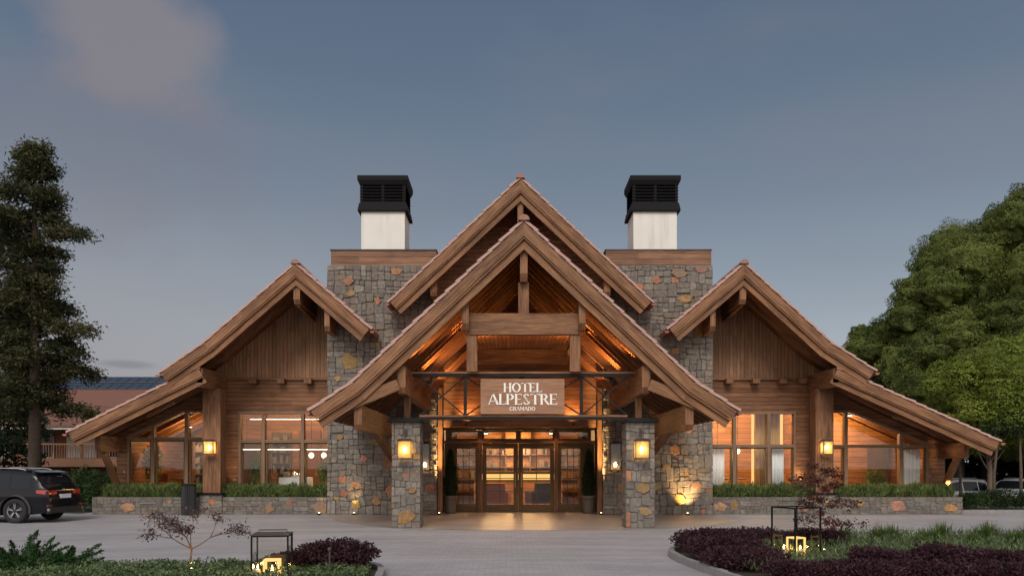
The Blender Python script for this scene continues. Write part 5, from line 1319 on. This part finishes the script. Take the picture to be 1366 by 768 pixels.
# ------------------------------------------------------------------ cars
def car(name, label, paint, rail=True):
    T = empty(name, (0, 0, 0), label, 'car')
    ztop = lambda x: float(np.interp(x, [-2.32, -2.30, -2.27, -2.20, -2.10, -1.90, -1.72, -1.5, -1.1, -.5, .1, .45, 1.0, 1.12, 1.8, 2.15, 2.27, 2.32], [.60, .80, .98, 1.06, 1.14, 1.42, 1.50, 1.535, 1.565, 1.58, 1.56, 1.49, 1.12, 1.07, .98, .88, .75, .60]))
    zbot = lambda x: float(np.interp(x, [-2.32, -2.2, -1.7, 1.6, 2.2, 2.32], [.42, .30, .24, .22, .26, .40]))
    def hw(x, z):
        a = .915 * (1 - .20 * min(1, abs(x) / 2.33) ** 7 - (.06 * max(0, x - 1.2)))
        if z > .92: a -= .27 * (min(z, 1.6) - .92) ** 1.05
        if z > .60 and z < .92: a += .012 * math.sin((z - .60) / .32 * math.pi)
        if z < .45: a -= .10 * (.45 - z)
        return a
    xs = sorted(set(list(np.linspace(-2.32, -1.45, 22)) + list(np.linspace(-1.45, 1.0, 30)) + list(np.linspace(1.0, 2.32, 24))))
    rings = []
    for x in xs:
        zb, zt = zbot(x), ztop(x); ring = []; ns, ntp = 12, 8
        side_ = [(hw(x, zb + (zt - .03 - zb) * k / ns), zb + (zt - .03 - zb) * k / ns) for k in range(ns + 1)]
        wt = side_[-1][0]
        topp = [(wt * math.cos(a_ * math.pi / 2 / ntp) ** .6 if a_ < ntp else 0, zt - .03 + .045 * math.sin(a_ * math.pi / 2 / ntp)) for a_ in range(1, ntp + 1)]
        half = side_ + topp
        ring = [(x, y, z) for y, z in half] + [(x, -y, z) for y, z in half[-2::-1]]
        rings.append(ring)
    vs = [p for r_ in rings for p in r_]; n = len(rings[0]); fs = []
    for i in range(len(rings) - 1):
        for k in range(n):
            j = (k + 1) % n; fs.append((i * n + k, i * n + j, (i + 1) * n + j, (i + 1) * n + k))
    fs.append(tuple(range(n))[::-1]); fs.append(tuple((len(rings) - 1) * n + k for k in range(n)))
    me = bpy.data.meshes.new('body'); me.from_pydata(vs, [], fs)
    bm = bmesh.new(); bm.from_mesh(me); bmesh.ops.recalc_face_normals(bm, faces=bm.faces); bm.to_mesh(me); bm.free()
    body = link('body', me, paint, T)
    WX = (-1.37, 1.42); WR = .36
    cut = MB()
    for wx in WX:
        for s_ in (-1, 1):
            rg = [(wx + .43 * math.cos(2 * math.pi * k / 28), .37 + .43 * math.sin(2 * math.pi * k / 28)) for k in range(28)]
            cut.prism(rg, s_ * .62 if s_ > 0 else -1.2, 1.2 if s_ > 0 else -.62)
    co = cut.build('cutter', 'rubber', None, weld=True)
    md = body.modifiers.new('arches', 'BOOLEAN'); md.operation = 'DIFFERENCE'; md.object = co; md.solver = 'EXACT'
    dg = bpy.context.evaluated_depsgraph_get(); ev = bpy.data.meshes.new_from_object(body.evaluated_get(dg)); body.modifiers.clear(); body.data = ev
    bpy.data.objects.remove(co); ev.shade_smooth()
    try: ev.set_sharp_from_angle(angle=R(38))
    except Exception: pass
    # glass patches lying on the shell
    def patch(us, vs_, fn, name_, mat):
        mb = MB()
        for a, b_ in zip(us, us[1:]):
            for c, d in zip(vs_, vs_[1:]): mb.face([fn(a, c), fn(b_, c), fn(b_, d), fn(a, d)])
        return mb.build(name_, mat, body, smooth=True)
    lin = lambda a, b_, n_: list(np.linspace(a, b_, n_))
    for s_ in (-1, 1):
        for xa, xb in ((-1.78, -1.25), (-1.19, -.30), (-.22, .80)):
            f_ = lambda x, v_, s_=s_: (x, s_ * (hw(x, 1.02 + (max(ztop(x) - .12, 1.03) - 1.02) * v_) + .004), 1.02 + (max(ztop(x) - .12, 1.03) - 1.02) * v_)
            patch(lin(xa, xb, 8), lin(0, 1, 6), f_, 'side_window', 'car_glass')
    def tz(x, y):
        wt = hw(x, ztop(x) - .03); q = min(1, abs(y) / wt); return ztop(x) - .03 + .045 * math.sqrt(max(0, 1 - (q ** (1 / .6)) ** 2)) + .006
    patch(lin(-2.11, -1.86, 6), lin(-.62, .62, 10), lambda x, y: (x - .004, y * (1 - .12 * (x + 2.11) / .25), tz(x, y) + .002), 'rear_window', 'car_glass')
    patch(lin(.46, .98, 6), lin(-.66, .66, 10), lambda x, y: (x + .004, y * (1 + .10 * (x - .46) / .5), tz(x, y) + .002), 'windscreen', 'car_glass')
    # rear: spoiler, lamps, plate, bumper insert, reflectors, exhausts
    rx = lambda z: float(np.interp(z, [.60, .80, .98, 1.06, 1.14], [-2.32, -2.30, -2.27, -2.20, -2.10]))
    MB().hexa([(-1.98, -.60, 1.462), (-1.98, .60, 1.462), (-1.72, .62, 1.50), (-1.72, -.62, 1.50)], [(-2.0, -.58, 1.492), (-2.0, .58, 1.492), (-1.70, .62, 1.545), (-1.70, -.62, 1.545)]).build('spoiler', paint, body)
    for s_ in (-1, 1):
        l_ = MB()
        for (ya, yb, xo) in ((.40, .60, -2.296), (.60, .76, -2.285)):
            l_.hexa([(xo - .01, s_ * ya, .84), (xo - .01, s_ * yb, .83), (xo + .1, s_ * yb, .83), (xo + .1, s_ * ya, .84)], [(xo + .015, s_ * ya, .93), (xo + .015, s_ * yb, .965), (xo + .12, s_ * yb, .965), (xo + .12, s_ * ya, .93)])
        l_.hexa([(-2.275, s_ * .76, .83), (-2.02, s_ * .905, .88), (-2.02, s_ * .80, .88), (-2.2, s_ * .70, .83)], [(-2.25, s_ * .76, .97), (-2.0, s_ * .905, .97), (-2.0, s_ * .80, .97), (-2.2, s_ * .70, .97)])
        l_.build('tail_lamp', 'red_lens', body)
        MB().box(-2.335, -2.29, s_ * .68 - .14, s_ * .68 + .14, .36, .43).build('exhaust_trim', 'chrome', body)
        MB().box(-2.325, -2.28, s_ * .74 - .10, s_ * .74 + .10, .50, .53).build('reflector', 'red_lens', body)
        h_ = MB(); h_.hexa([(2.20, s_ * .50, .68), (2.02, s_ * .80, .70), (1.9, s_ * .78, .70), (2.1, s_ * .50, .68)], [(2.18, s_ * .50, .80), (1.98, s_ * .82, .84), (1.86, s_ * .80, .84), (2.05, s_ * .50, .80)]); h_.build('headlight', 'chrome', body)
        m_ = MB(); m_.hexa([(.62, s_ * .86, .98), (.84, s_ * .86, .98), (.84, s_ * 1.06, 1.0), (.66, s_ * 1.06, 1.0)], [(.64, s_ * .86, 1.10), (.80, s_ * .86, 1.10), (.80, s_ * 1.04, 1.12), (.68, s_ * 1.04, 1.12)]); m_.build('mirror', paint, body)
        MB().tube([(-1.5, s_ * .60, 1.56), (-1.3, s_ * .61, 1.60), (-.3, s_ * .62, 1.625), (.2, s_ * .61, 1.59)], .014, 6).build('roof_rail', 'alloy', body)
        for x in (-.25, .78 - 1.5): MB().box(x - .07, x + .07, s_ * .925, s_ * .945, .84, .865).build('door_handle', paint, body)
        for x in (-.26, .80):
            pass
    MB().box(-2.318, -2.28, -.26, .26, .72, .84).build('number_plate', 'plate_white', body)
    MB().lathe([(.035, 0), (.035, .012)], (0, 0), 0, 14).build('badge', 'chrome', body)
    bd = [o for o in kids(body) if o.name.startswith('badge')][-1]; bd.location = (-2.255, 0, .99); bd.rotation_euler = (0, R(-80), 0)
    MB().hexa([(-2.345, -.72, .30), (-2.345, .72, .30), (-2.2, .75, .27), (-2.2, -.75, .27)], [(-2.34, -.76, .46), (-2.34, .76, .46), (-2.25, .80, .48), (-2.25, -.80, .48)]).build('bumper_insert', 'plastic_black', body)
    MB().box(2.23, 2.31, -.42, .42, .48, .74).build('grille', 'black_metal', body)
    MB().box(2.28, 2.335, -.45, .45, .74, .77).box(2.28, 2.335, -.45, .45, .45, .48).build('grille_surround', 'chrome', body)
    for wx in WX:
        for s_ in (-1, 1):
            sill = MB(); n = 18
            for k in range(n):
                a0, a1 = R(-12 + 204 * k / n), R(-12 + 204 * (k + 1) / n)
                P = lambda a_, r_, y: (wx + r_ * math.cos(a_), y, .37 + r_ * math.sin(a_))
                yo = s_ * (.925); yi = s_ * .80
                sill.hexa([P(a0, .425, yi), P(a1, .425, yi), P(a1, .425, yo), P(a0, .425, yo)], [P(a0, .485, yi), P(a1, .485, yi), P(a1, .485, yo - s_ * .01), P(a0, .485, yo - s_ * .01)])
            sill.build('arch_trim', 'plastic_black', body)
            Wt = MB(); prof = [(.235, -.11), (.33, -.115), (WR, -.08), (WR, .08), (.33, .115), (.235, .11)]; n = 32
            yc = s_ * .80
            rg = [[(wx + r_ * math.cos(2 * math.pi * k / n), yc + y, WR + r_ * math.sin(2 * math.pi * k / n)) for k in range(n)] for r_, y in prof]
            for a, b_ in zip(rg, rg[1:] + rg[:1]):
                for k in range(n): j = (k + 1) % n; Wt.face([a[k], a[j], b_[j], b_[k]])
            wheel = Wt.build('wheel', 'rubber', T, smooth=True)
            rim = MB(); yo = yc + s_ * .085
            for k in range(n):
                a0, a1 = 2 * math.pi * k / n, 2 * math.pi * (k + 1) / n; P = lambda a_, r_, y: (wx + r_ * math.cos(a_), y, WR + r_ * math.sin(a_))
                rim.face([P(a0, .24, yo + s_ * .02), P(a1, .24, yo + s_ * .02), P(a1, .215, yo - s_ * .02), P(a0, .215, yo - s_ * .02)])
            for k in range(5):
                for dd in (-.13, .13):
                    a_ = 2 * math.pi * k / 5 + .3; rim.beam((wx + .03 * math.cos(a_), yo - s_ * .01, WR + .03 * math.sin(a_)), (wx + .225 * math.cos(a_ + dd), yo, WR + .225 * math.sin(a_ + dd)), .018, .028, up=(0, 1, 0))
            rim.build('rim', 'alloy', wheel)
            hb = MB().beam((wx, yc + s_ * .04, WR), (wx, yc + s_ * .09, WR), .09, .09); hb.build('hub', 'plastic_black', wheel)
            MB().beam((wx, yc - s_ * .06, WR), (wx, yc + s_ * .02, WR), .42, .42).build('brake', 'plastic_black', wheel)
    return T
c1_ = car('parked_car', 'dark sport utility car parked at the left edge, tail towards the hotel', 'car_dark')
c1_.location = (-15.2, 23.6, 0); c1_.rotation_euler.z = R(180 - 4); c1_.scale = (.97, .97, .94)
c2_ = car('parked_car', 'white car beyond the hedge near the end of the east wing', 'car_white'); c2_['group'] = 'cars parked beyond the hedge'
c2_.location = (20.2, 39.0, GL); c2_.rotation_euler.z = R(200)
c3_ = copy_tree(c2_); c3_['label'] = 'second car beyond the hedge nearest the right edge'; c3_.location = (23.2, 38.0, GL); c3_.rotation_euler.z = R(215)

# ------------------------------------------------------------------ far building on the left
_n0 = len(bpy.data.objects)
F = empty('guest_building', (-27, 52, 0), 'far two storey building with red tiled roofs, balcony and solar panels', 'building')
MB().box(-33, -18, 56, 64, -.6, 5.3).build('wall', 'far_wall', F)
MB().box(-33.5, -19.4, 49.6, 50.0, 3.3, 3.45).build('eave_board', 'plaster', F)
rf = MB(); rf.hexa([(-34, 49.5, 3.45), (-19.0, 49.5, 3.45), (-19.0, 49.5, 3.55), (-34, 49.5, 3.55)], [(-34, 53.4, 4.75), (-19.0, 53.4, 4.75), (-19.0, 53.4, 4.85), (-34, 53.4, 4.85)], AX['x']); rf.build('lower_roof', 'red_roof', F)
rf = MB(); rf.hexa([(-34, 54.6, 4.9), (-15.5, 54.6, 4.9), (-15.5, 54.6, 5.05), (-34, 54.6, 5.05)], [(-34, 60.2, 7.35), (-15.5, 60.2, 7.35), (-15.5, 60.2, 7.5), (-34, 60.2, 7.5)], AX['x']); UR = rf.build('upper_roof', 'red_roof', F)
MB().box(-33, -15.8, 55.2, 64, 3.6, 5.0).build('upper_wall', 'plaster', F)
for rr_, ya in enumerate((57.7, 59.05)):
    for k in range(25):
        x = -33.4 + k * .71; zz = lambda y: 5.10 + (y - 54.6) * 2.45 / 5.6
        p = MB(); p.hexa([(x, ya, zz(ya)), (x + .66, ya, zz(ya)), (x + .66, ya + 1.1, zz(ya + 1.1)), (x, ya + 1.1, zz(ya + 1.1))], [(x, ya, zz(ya) + .05), (x + .66, ya, zz(ya) + .05), (x + .66, ya + 1.1, zz(ya + 1.1) + .05), (x, ya + 1.1, zz(ya + 1.1) + .05)]); p.build('solar_panel', 'solar', F)
MB().box(-32, -17.6, 52.2, 52.5, -.6, 3.4).build('lodge_wall', 'far_wall', F)
MB().box(-32, -17.6, 49.8, 52.2, 1.05, 1.55).build('balcony', 'far_wall', F)
rl = MB(); rl.box(-32, -17.6, 49.8, 49.86, 2.38, 2.46)
x = -32.
while x < -17.6: rl.box(x, x + .03, 49.81, 49.85, 1.55, 2.38, 'z'); x += .16
rl.build('railing', 'far_wall', F)
for x in (-31.8, -29, -26.2, -23.4, -20.6, -17.8): MB().box(x - .08, x + .08, 49.84, 50.0, -.6, 3.3, 'z').build('post', 'wood_beam', F)
for k in range(5):
    x = -31 + k * 2.7; wdw = MB().box(x, x + 1.9, 52.10, 52.19, 1.6, 3.2, 'z').build('window', 'plaster', F)
    MB().box(x + .08, x + .9, 52.06, 52.099, 1.68, 3.12).box(x + 1.0, x + 1.82, 52.06, 52.099, 1.68, 3.12).build('pane', 'white_cloth' if k % 2 else 'car_glass', wdw)
F.location.z = .45
# ------------------------------------------------------------------ front beds
def bed(name, outline, label):
    n = len(outline)
    # kerb: ring of small stones along the outline, soil inside
    me = bpy.data.meshes.new(name); me.from_pydata([(x, y, .06) for x, y in outline], [], [tuple(range(n))]); me.update(); s_ = tag(link(name, me, 'soil'), kind='structure')
    return s_
def smooth_outline(pts, k=3):
    for _ in range(k):
        q = []
        for i in range(len(pts)):
            a, b_ = pts[i], pts[(i + 1) % len(pts)]; q += [(a[0] * .75 + b_[0] * .25, a[1] * .75 + b_[1] * .25), (a[0] * .25 + b_[0] * .75, a[1] * .25 + b_[1] * .75)]
        pts = q
    return pts
def kerb(name, pts, label, r0=.11, h=.11):
    mb = MB(); r = random.Random(len(pts)); n = len(pts); acc = 0; P = [Vector((*p, 0)) for p in pts]; cur = P[0]; 
    cen = sum(P, Vector()) / n
    for i in range(n):
        a, b_ = P[i], P[(i + 1) % n]; d = b_ - a
        if d.length < .02: continue
        nn = Vector((-d.y, d.x, 0)).normalized() * r0 / 2; m_ = max(1, round(d.length / .5))
        for k in range(m_):
            p, q = a + d * (k / m_) + d.normalized() * .004, a + d * ((k + 1) / m_) - d.normalized() * .004; hh = h + r.uniform(-.006, .006)
            mb.hexa([p - nn, q - nn, q + nn, p + nn], [v_ + Vector((0, 0, hh)) for v_ in (p - nn * .9, q - nn * .9, q + nn * .9, p + nn * .9)], d)
    return tag(mb.build(name, 'concrete_kerb', None), label, 'kerb')
LB = smooth_outline([(-2.15, 11.3), (-2.25, 12.3), (-2.6, 12.85), (-3.5, 13.0), (-4.8, 12.55), (-7.2, 12.55), (-14, 13.2), (-14, 7), (-1.8, 7)])
RB = smooth_outline([(2.7, 11.5), (2.5, 12.9), (2.42, 14.6), (2.95, 15.7), (4.2, 16.8), (6.2, 17.6), (9, 18.3), (15, 19.3), (15, 7), (3.1, 7)])
bed('left_bed_soil', LB, None); bed('right_bed_soil', RB, None)
kerb('bed_kerb', LB, 'stone kerb round the left front flower bed'); kerb('bed_kerb', RB, 'stone kerb round the right front flower bed')

def inside(pts, x, y):
    c = False; j = len(pts) - 1
    for i in range(len(pts)):
        if (pts[i][1] > y) != (pts[j][1] > y) and x < (pts[j][0] - pts[i][0]) * (y - pts[i][1]) / (pts[j][1] - pts[i][1]) + pts[i][0]: c = not c
        j = i
    return c
def scatter(n, x0, x1, y0, y1, test):
    out = []
    while len(out) < n:
        a = rng.uniform(x0, x1, 4000); b_ = rng.uniform(y0, y1, 4000)
        out += [(x, y) for x, y in zip(a, b_) if test(x, y)]
    return np.array(out[:n])
# ground cover, left
Q = scatter(26000, -9, -2.2, 10.8, 13.2, lambda x, y: inside(LB, x, y) and inside(LB, x, y + .12) and inside(LB, x + .15, y))
P = np.column_stack([Q, .06 + rng.random(len(Q)) * (.12 + .06 * np.sin(Q[:, 0] * 6) * np.cos(Q[:, 1] * 7))])
leaves('ground_cover', P, .05 * rng.uniform(.6, 1.3, len(P)), rng.random(len(P)), 'leaf_cover', None, None, .6)
tag(bpy.data.objects['ground_cover'], 'low green ground cover in the left front bed', 'ground cover', kind='stuff')
Q = scatter(19000, 3.0, 11, 11.6, 17.6, lambda x, y: inside(RB, x, y) and inside(RB, x, y + .3))
P = np.column_stack([Q, .06 + rng.random(len(Q)) * .16])
o = blades('silver_ground_cover', P, .11, 'leaf_cover', 'grey green ground cover in the right front bed', 'ground cover', .6, .02)

def purple(x, y, rx, ry, h, label, n=5200, grp='purple leaved shrubs in the front beds'):
    return bush('purple_shrub', x, y, .05, rx, ry, h, n, 'leaf_purple', label, grp, leaf=.055, cat='shrub', lumps=16, upright=.2)
purple(-2.85, 12.1, .60, .5, .50, 'large round purple shrub at the tip of the left bed', 9000)
purple(-3.5, 12.25, .42, .35, .28, 'purple shrub behind the lantern in the left bed', 5200)
purple(3.15, 14.6, .62, .62, .50, 'round purple shrub at the left tip of the right bed', 8000)
purple(3.9, 15.4, .6, .5, .40, 'purple shrub behind the tip of the right bed', 5200)
purple(4.75, 15.9, .62, .45, .38, 'purple shrub left of the small red tree', 5200)
purple(5.5, 15.6, .55, .45, .36, 'purple shrub behind the glowing lantern', 4800)
purple(3.1, 13.35, .62, .62, .42, 'purple shrub nearest the driveway in the right bed', 7000)
purple(3.15, 12.3, .6, .62, .34, 'purple shrub in front left of the right lantern', 6500)
lab = ['directly right of the right lantern', 'second right of the lantern', 'third right of the lantern', 'fourth right of the lantern', 'fifth right of the lantern', 'sixth right of the lantern', 'nearest the right edge']
for k in range(7): purple(4.95 + k * .78, 11.75 + .06 * math.sin(k * 2.1), .58, .52, .40 + .05 * math.sin(k * 1.7), 'purple shrub in the front hedge row, ' + lab[k], 6200)
lab2 = ['first', 'second', 'third', 'fourth', 'fifth', 'sixth', 'seventh', 'last']
purple(3.75, 11.6, .55, .5, .20, 'lowest purple shrub in front of the right lantern', 5200); purple(4.35, 11.7, .5, .5, .20, 'low purple shrub just right of the front of the lantern', 5200)
for k in range(8): purple(3.6 + k * .85, 10.95 + .06 * math.cos(k * 1.3), .6, .45, .30, f'nearest purple shrub row along the bottom edge, {lab2[k]} from the left', 4200)

def grass_tuft(x, y, h, label):
    T = empty('grass_tuft', (x, y, .06), label, 'grass', 'arching grass tufts in the right bed'); n = 230
    mb = MB(); r = random.Random(int(x * 100)); 
    V = []
    for k in range(n):
        th = r.random() * 6.283; L_ = h * r.uniform(.55, 1.1); out = r.uniform(.12, .75); bx_, by = x + r.gauss(0, .06), y + r.gauss(0, .06); w_ = .009
        dx, dy = math.cos(th), math.sin(th); pts = []
        for q in range(5):
            u = q / 4; pts.append(Vector((bx_ + dx * L_ * out * u ** 1.5, by + dy * L_ * out * u ** 1.5, .06 + L_ * (u - .45 * out * u ** 2.4))))
        for q in range(4):
            s0 = Vector((-dy, dx, 0)) * w_ * (1 - q / 4.3); s1 = Vector((-dy, dx, 0)) * w_ * (1 - (q + 1) / 4.3); mb.face([pts[q] - s0, pts[q] + s0, pts[q + 1] + s1, pts[q + 1] - s1])
    mb.build('blades', 'leaf_grass', T)
tl_ = ['first', 'second', 'third', 'fourth', 'fifth', 'sixth', 'seventh', 'eighth', 'ninth', 'tenth', 'eleventh', 'twelfth']
for k, (x, y, h) in enumerate(((6.25, 16.2, .42), (6.8, 15.9, .5), (7.3, 16.5, .42), (7.85, 16.0, .40), (8.35, 16.6, .5), (8.9, 16.1, .5), (9.4, 16.8, .46), (9.1, 15.4, .42), (9.9, 16.2, .5), (8.3, 15.4, .36), (10.4, 16.6, .5), (7.2, 15.2, .34))):
    grass_tuft(x, y, h, f'arching grass tuft, {tl_[k]} from the small red tree, behind the purple hedge')
bush('green_shrub', 10.15, 15.1, .05, .5, .5, .75, 4200, 'leaf_juniper', 'broad leaved green shrub at the right edge of the right bed', None, leaf=.12, cat='shrub')
# juniper at the lower left corner
def juniper(x, y, label, s=1.):
    T = empty('juniper_shrub', (x, y, .05), label, 'shrub', 'junipers in the left corner'); r = random.Random(int(abs(x) * 50)); PP, DD, TT = [], [], []; st_ = MB()
    for k in range(34):
        th = r.random() * 6.283; L_ = s * r.uniform(.35, .80); el = r.uniform(.25, 1.0); d = Vector((math.cos(th) * math.cos(el), math.sin(th) * math.cos(el), math.sin(el))); b0 = Vector((x, y, .05)); tip = b0 + d * L_ + Vector((0, 0, -.05))
        st_.tube([b0, b0 + d * L_ * .5, tip], [.012, .008, .003], 4); m_ = 220; u = rng.random(m_) ** .6
        p = np.array(b0) + np.outer(u, np.array(tip - b0)) + rng.normal(size=(m_, 3)) * (.06 * (1.15 - u))[:, None] * np.array([1, 1, .7]); PP.append(p); DD.append(np.tile(np.array(d), (m_, 1)) + rng.normal(size=(m_, 3)) * .5); TT.append(np.clip(r.random() + .2 * rng.normal(size=m_), 0, 1))
    leaves('foliage', np.concatenate(PP), .055, np.concatenate(TT), 'leaf_juniper', T, np.concatenate(DD), .3); st_.build('stems', 'twig', T)
juniper(-7.05, 12.35, 'feathery juniper with a raised tip in the lower left corner', .85); juniper(-7.75, 12.5, 'feathery juniper at the left edge of the photo', .95); juniper(-7.3, 11.8, 'feathery juniper lowest in the left corner', .8)

# small ornamental trees
def small_maple(x, y, h, spread, mat, label, seed, leaves_n, up=.2, leafs=.055, trunk=.022):
    T = empty('ornamental_maple', (x, y, .05), label, 'tree', 'small ornamental maples in the front beds'); r = random.Random(seed); br = MB(); tips = []
    fork = Vector((x + .03, y, .05 + h * .38)); br.tube([(x, y, .04), (x + .015, y, .05 + h * .2), fork], [trunk * 1.3, trunk, trunk * .9], 8)
    def grow(p, d, L_, rad, dep):
        m_ = p + d * L_ * .5 + Vector((r.uniform(-.02, .02), r.uniform(-.02, .02), r.uniform(0, .03))); q = p + d * L_ + Vector((0, 0, .02 if dep > 1 else -.02)); br.tube([p, m_, q], [rad, rad * .8, rad * .6], 5); tips.append((m_, dep)); tips.append((q, dep))
        if dep == 0: return
        for k in range(3 if dep > 1 else 2):
            d2 = (d + Vector((r.uniform(-.75, .75), r.uniform(-.7, .7), r.uniform(-.35, .35)))).normalized(); d2.z = max(-.25, min(.75, d2.z)); grow(q, d2, L_ * r.uniform(.6, .85), rad * .6, dep - 1)
    n0 = 4
    for k in range(n0):
        th = k * 2 * math.pi / n0 + r.uniform(-.3, .3) + .2; grow(fork, Vector((math.cos(th), math.sin(th) * .8, .55 + up)).normalized(), spread * .30, trunk * .7, 3)
    pts = [t_ for t_, d_ in tips if d_ <= 1 and t_.z > .05 + h * .3]; C = np.array(pts)[rng.integers(0, len(pts), leaves_n)]
    P = C + rng.normal(size=C.shape) * np.array([.05, .05, .04]); leaves('leaves', P, leafs * rng.uniform(.6, 1.3, leaves_n), rng.random(leaves_n), mat, T, None, .6, flat=.4); br.build('trunk', 'twig', T, smooth=True); return T
def tall_maple(x, y, h, spread, mat, label, seed, n_leaf, leafs):
    T = empty('ornamental_maple', (x, y, .05), label, 'tree', 'small ornamental maples in the front beds'); r = random.Random(seed); br = MB(); br.tube([(x, y, .04), (x - .05, y, h * .35), (x + .04, y, h * .7), (x + .02, y, h)], [.02, .016, .01, .003], 7); pts = []
    for k in range(26):
        f = .28 + .72 * (k + r.random()) / 26; th = k * 2.4; L_ = spread * (1.05 - .62 * f) * r.uniform(.5, 1.2); b0 = Vector((x, y, h * f)); tip = b0 + Vector((math.cos(th) * L_, math.sin(th) * L_, L_ * r.uniform(-.25, .4))); m_ = (b0 + tip) / 2 + Vector((0, 0, .05)); br.tube([b0, m_, tip], [.008, .005, .002], 4)
        for u in (.35, .5, .65, .8, .92, 1.0): pts.append(b0.lerp(tip, u) + Vector((0, 0, .04 * (1 - u))))
    C = np.array(pts)[rng.integers(0, len(pts), n_leaf)]; leaves('leaves', C + rng.normal(size=C.shape) * .04, leafs * rng.uniform(.6, 1.3, n_leaf), rng.random(n_leaf), mat, T, None, .6, flat=.3); br.build('trunk', 'twig', T, smooth=True); return T
small_maple(-5.0, 11.95, .88, 1.0, 'leaf_maple', 'bare branched small maple with faded purple leaves in the left bed', 12, 1400, up=.0, leafs=.045, trunk=.016)
tall_maple(5.22, 14.7, 1.55, .85, 'leaf_maple_dark', 'small dark red maple behind the right lantern', 21, 2600, .055)
def bedspot(x, y, tx, ty, tz, e, label): 
    p = uplight(x, y, tx, ty, tz, e, label, 70, .06); p['group'] = 'small spotlights in the front beds'
bedspot(-4.88, 11.75, -4.97, 12.0, .6, 9, 'bed spotlight at the foot of the left maple'); bedspot(5.15, 14.4, 5.25, 14.8, 1.2, 14, 'bed spotlight at the foot of the right maple')

# path light stake
pl_ = empty('path_light', (-2.85, 11.4, .06), 'thin dark path light stake beside the purple shrub', 'path light')
MB().tube([(-2.85, 11.4, .05), (-2.85, 11.4, .42)], .012, 8).build('stake', 'iron_worn', pl_); MB().lathe([(.025, .42), (.03, .44), (.008, .47)], (-2.85, 11.4), 0, 10).build('head', 'iron_worn', pl_)

# ------------------------------------------------------------------ standing lanterns
def stand_lantern(x, y, z0, w_, h, rz, label, handle=.07, solid_top=True, e=6):
    T = empty('standing_lantern', (x, y, z0), label, 'lantern', 'large floor lanterns in the front beds'); ORG[T.name] = Vector((0, 0, 0)); T.rotation_euler.z = rz
    a = w_ / 2; t_ = .011; fr = MB()
    for sx in (-1, 1):
        for sy in (-1, 1): fr.box(sx * a - t_, sx * a + t_, sy * a - t_, sy * a + t_, .03, h - .02, 'z')
    fr.build('frame', 'black_metal', T)
    for z in (.03, h):
        rr_ = MB()
        for s_ in (-1, 1): rr_.box(-a - t_, a + t_, s_ * a - t_, s_ * a + t_, z - .02, z).box(s_ * a - t_, s_ * a + t_, -a + t_, a - t_, z - .02, z, 'y')
        rr_.build('rail', 'black_metal', T)
    MB().box(-a, a, -a, a, .0, .012).build('base', 'iron_worn', T)
    if solid_top: MB().box(-a - .015, a + .015, -a - .015, a + .015, h + .001, h + .014).build('top_plate', 'iron_worn', T)
    hz = h + handle; b_ = a * .8; MB().tube([(-b_, a * .3, h + .01), (-b_, a * .3, hz), (b_, a * .3, hz), (b_, a * .3, h + .01)], .009, 6).build('handle', 'iron_worn', T)
    g_ = MB(); q = a - .004
    for p0, p1 in (((-q, -q), (q, -q)), ((q, -q), (q, q)), ((q, q), (-q, q)), ((-q, q), (-q, -q))): g_.face([(p0[0], p0[1], .03), (p1[0], p1[1], .03), (p1[0], p1[1], h - .02), (p0[0], p0[1], h - .02)])
    g_.build('glass', 'lantern_glass', T)
    # inner candle lantern: frame bars, their glow put into the material as emission
    fw = .095; fh = .40 * h
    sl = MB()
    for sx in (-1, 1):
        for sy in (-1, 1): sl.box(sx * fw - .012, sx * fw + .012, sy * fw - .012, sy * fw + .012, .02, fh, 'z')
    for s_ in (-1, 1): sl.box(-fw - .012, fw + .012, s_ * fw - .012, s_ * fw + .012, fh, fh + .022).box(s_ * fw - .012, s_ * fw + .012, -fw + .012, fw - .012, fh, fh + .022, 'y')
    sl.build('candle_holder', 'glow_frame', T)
    for dx, dy, hh in ((0, 0, fh * .45), (-.2, .06, fh * .5), (.19, .10, fh * .42)):
        c = MB().lathe([(.032, .013), (.032, hh)], (dx, dy), 0, 14); c = c.build('candle', 'candle', T); f_ = MB().lathe([(.002, 0), (.013, .018), (.008, .04), (.001, .065)], (dx, dy), hh + .008, 10); f_.build('flame', 'flame', c, smooth=True)
        l_ = light('candle_light', 'POINT', (dx, dy, hh + .04), e if dx == 0 else e * .3, (1, .55, .2), .02); l_.parent = T
stand_lantern(-3.60, 11.25, .06, .47, .60, R(8), 'smaller black floor lantern with plate top in the left bed', .055, True, 6.0)
stand_lantern(4.33, 13.5, .06, .53, .86, R(24), 'taller black open topped floor lantern glowing in the right bed', .09, False, 9.0)
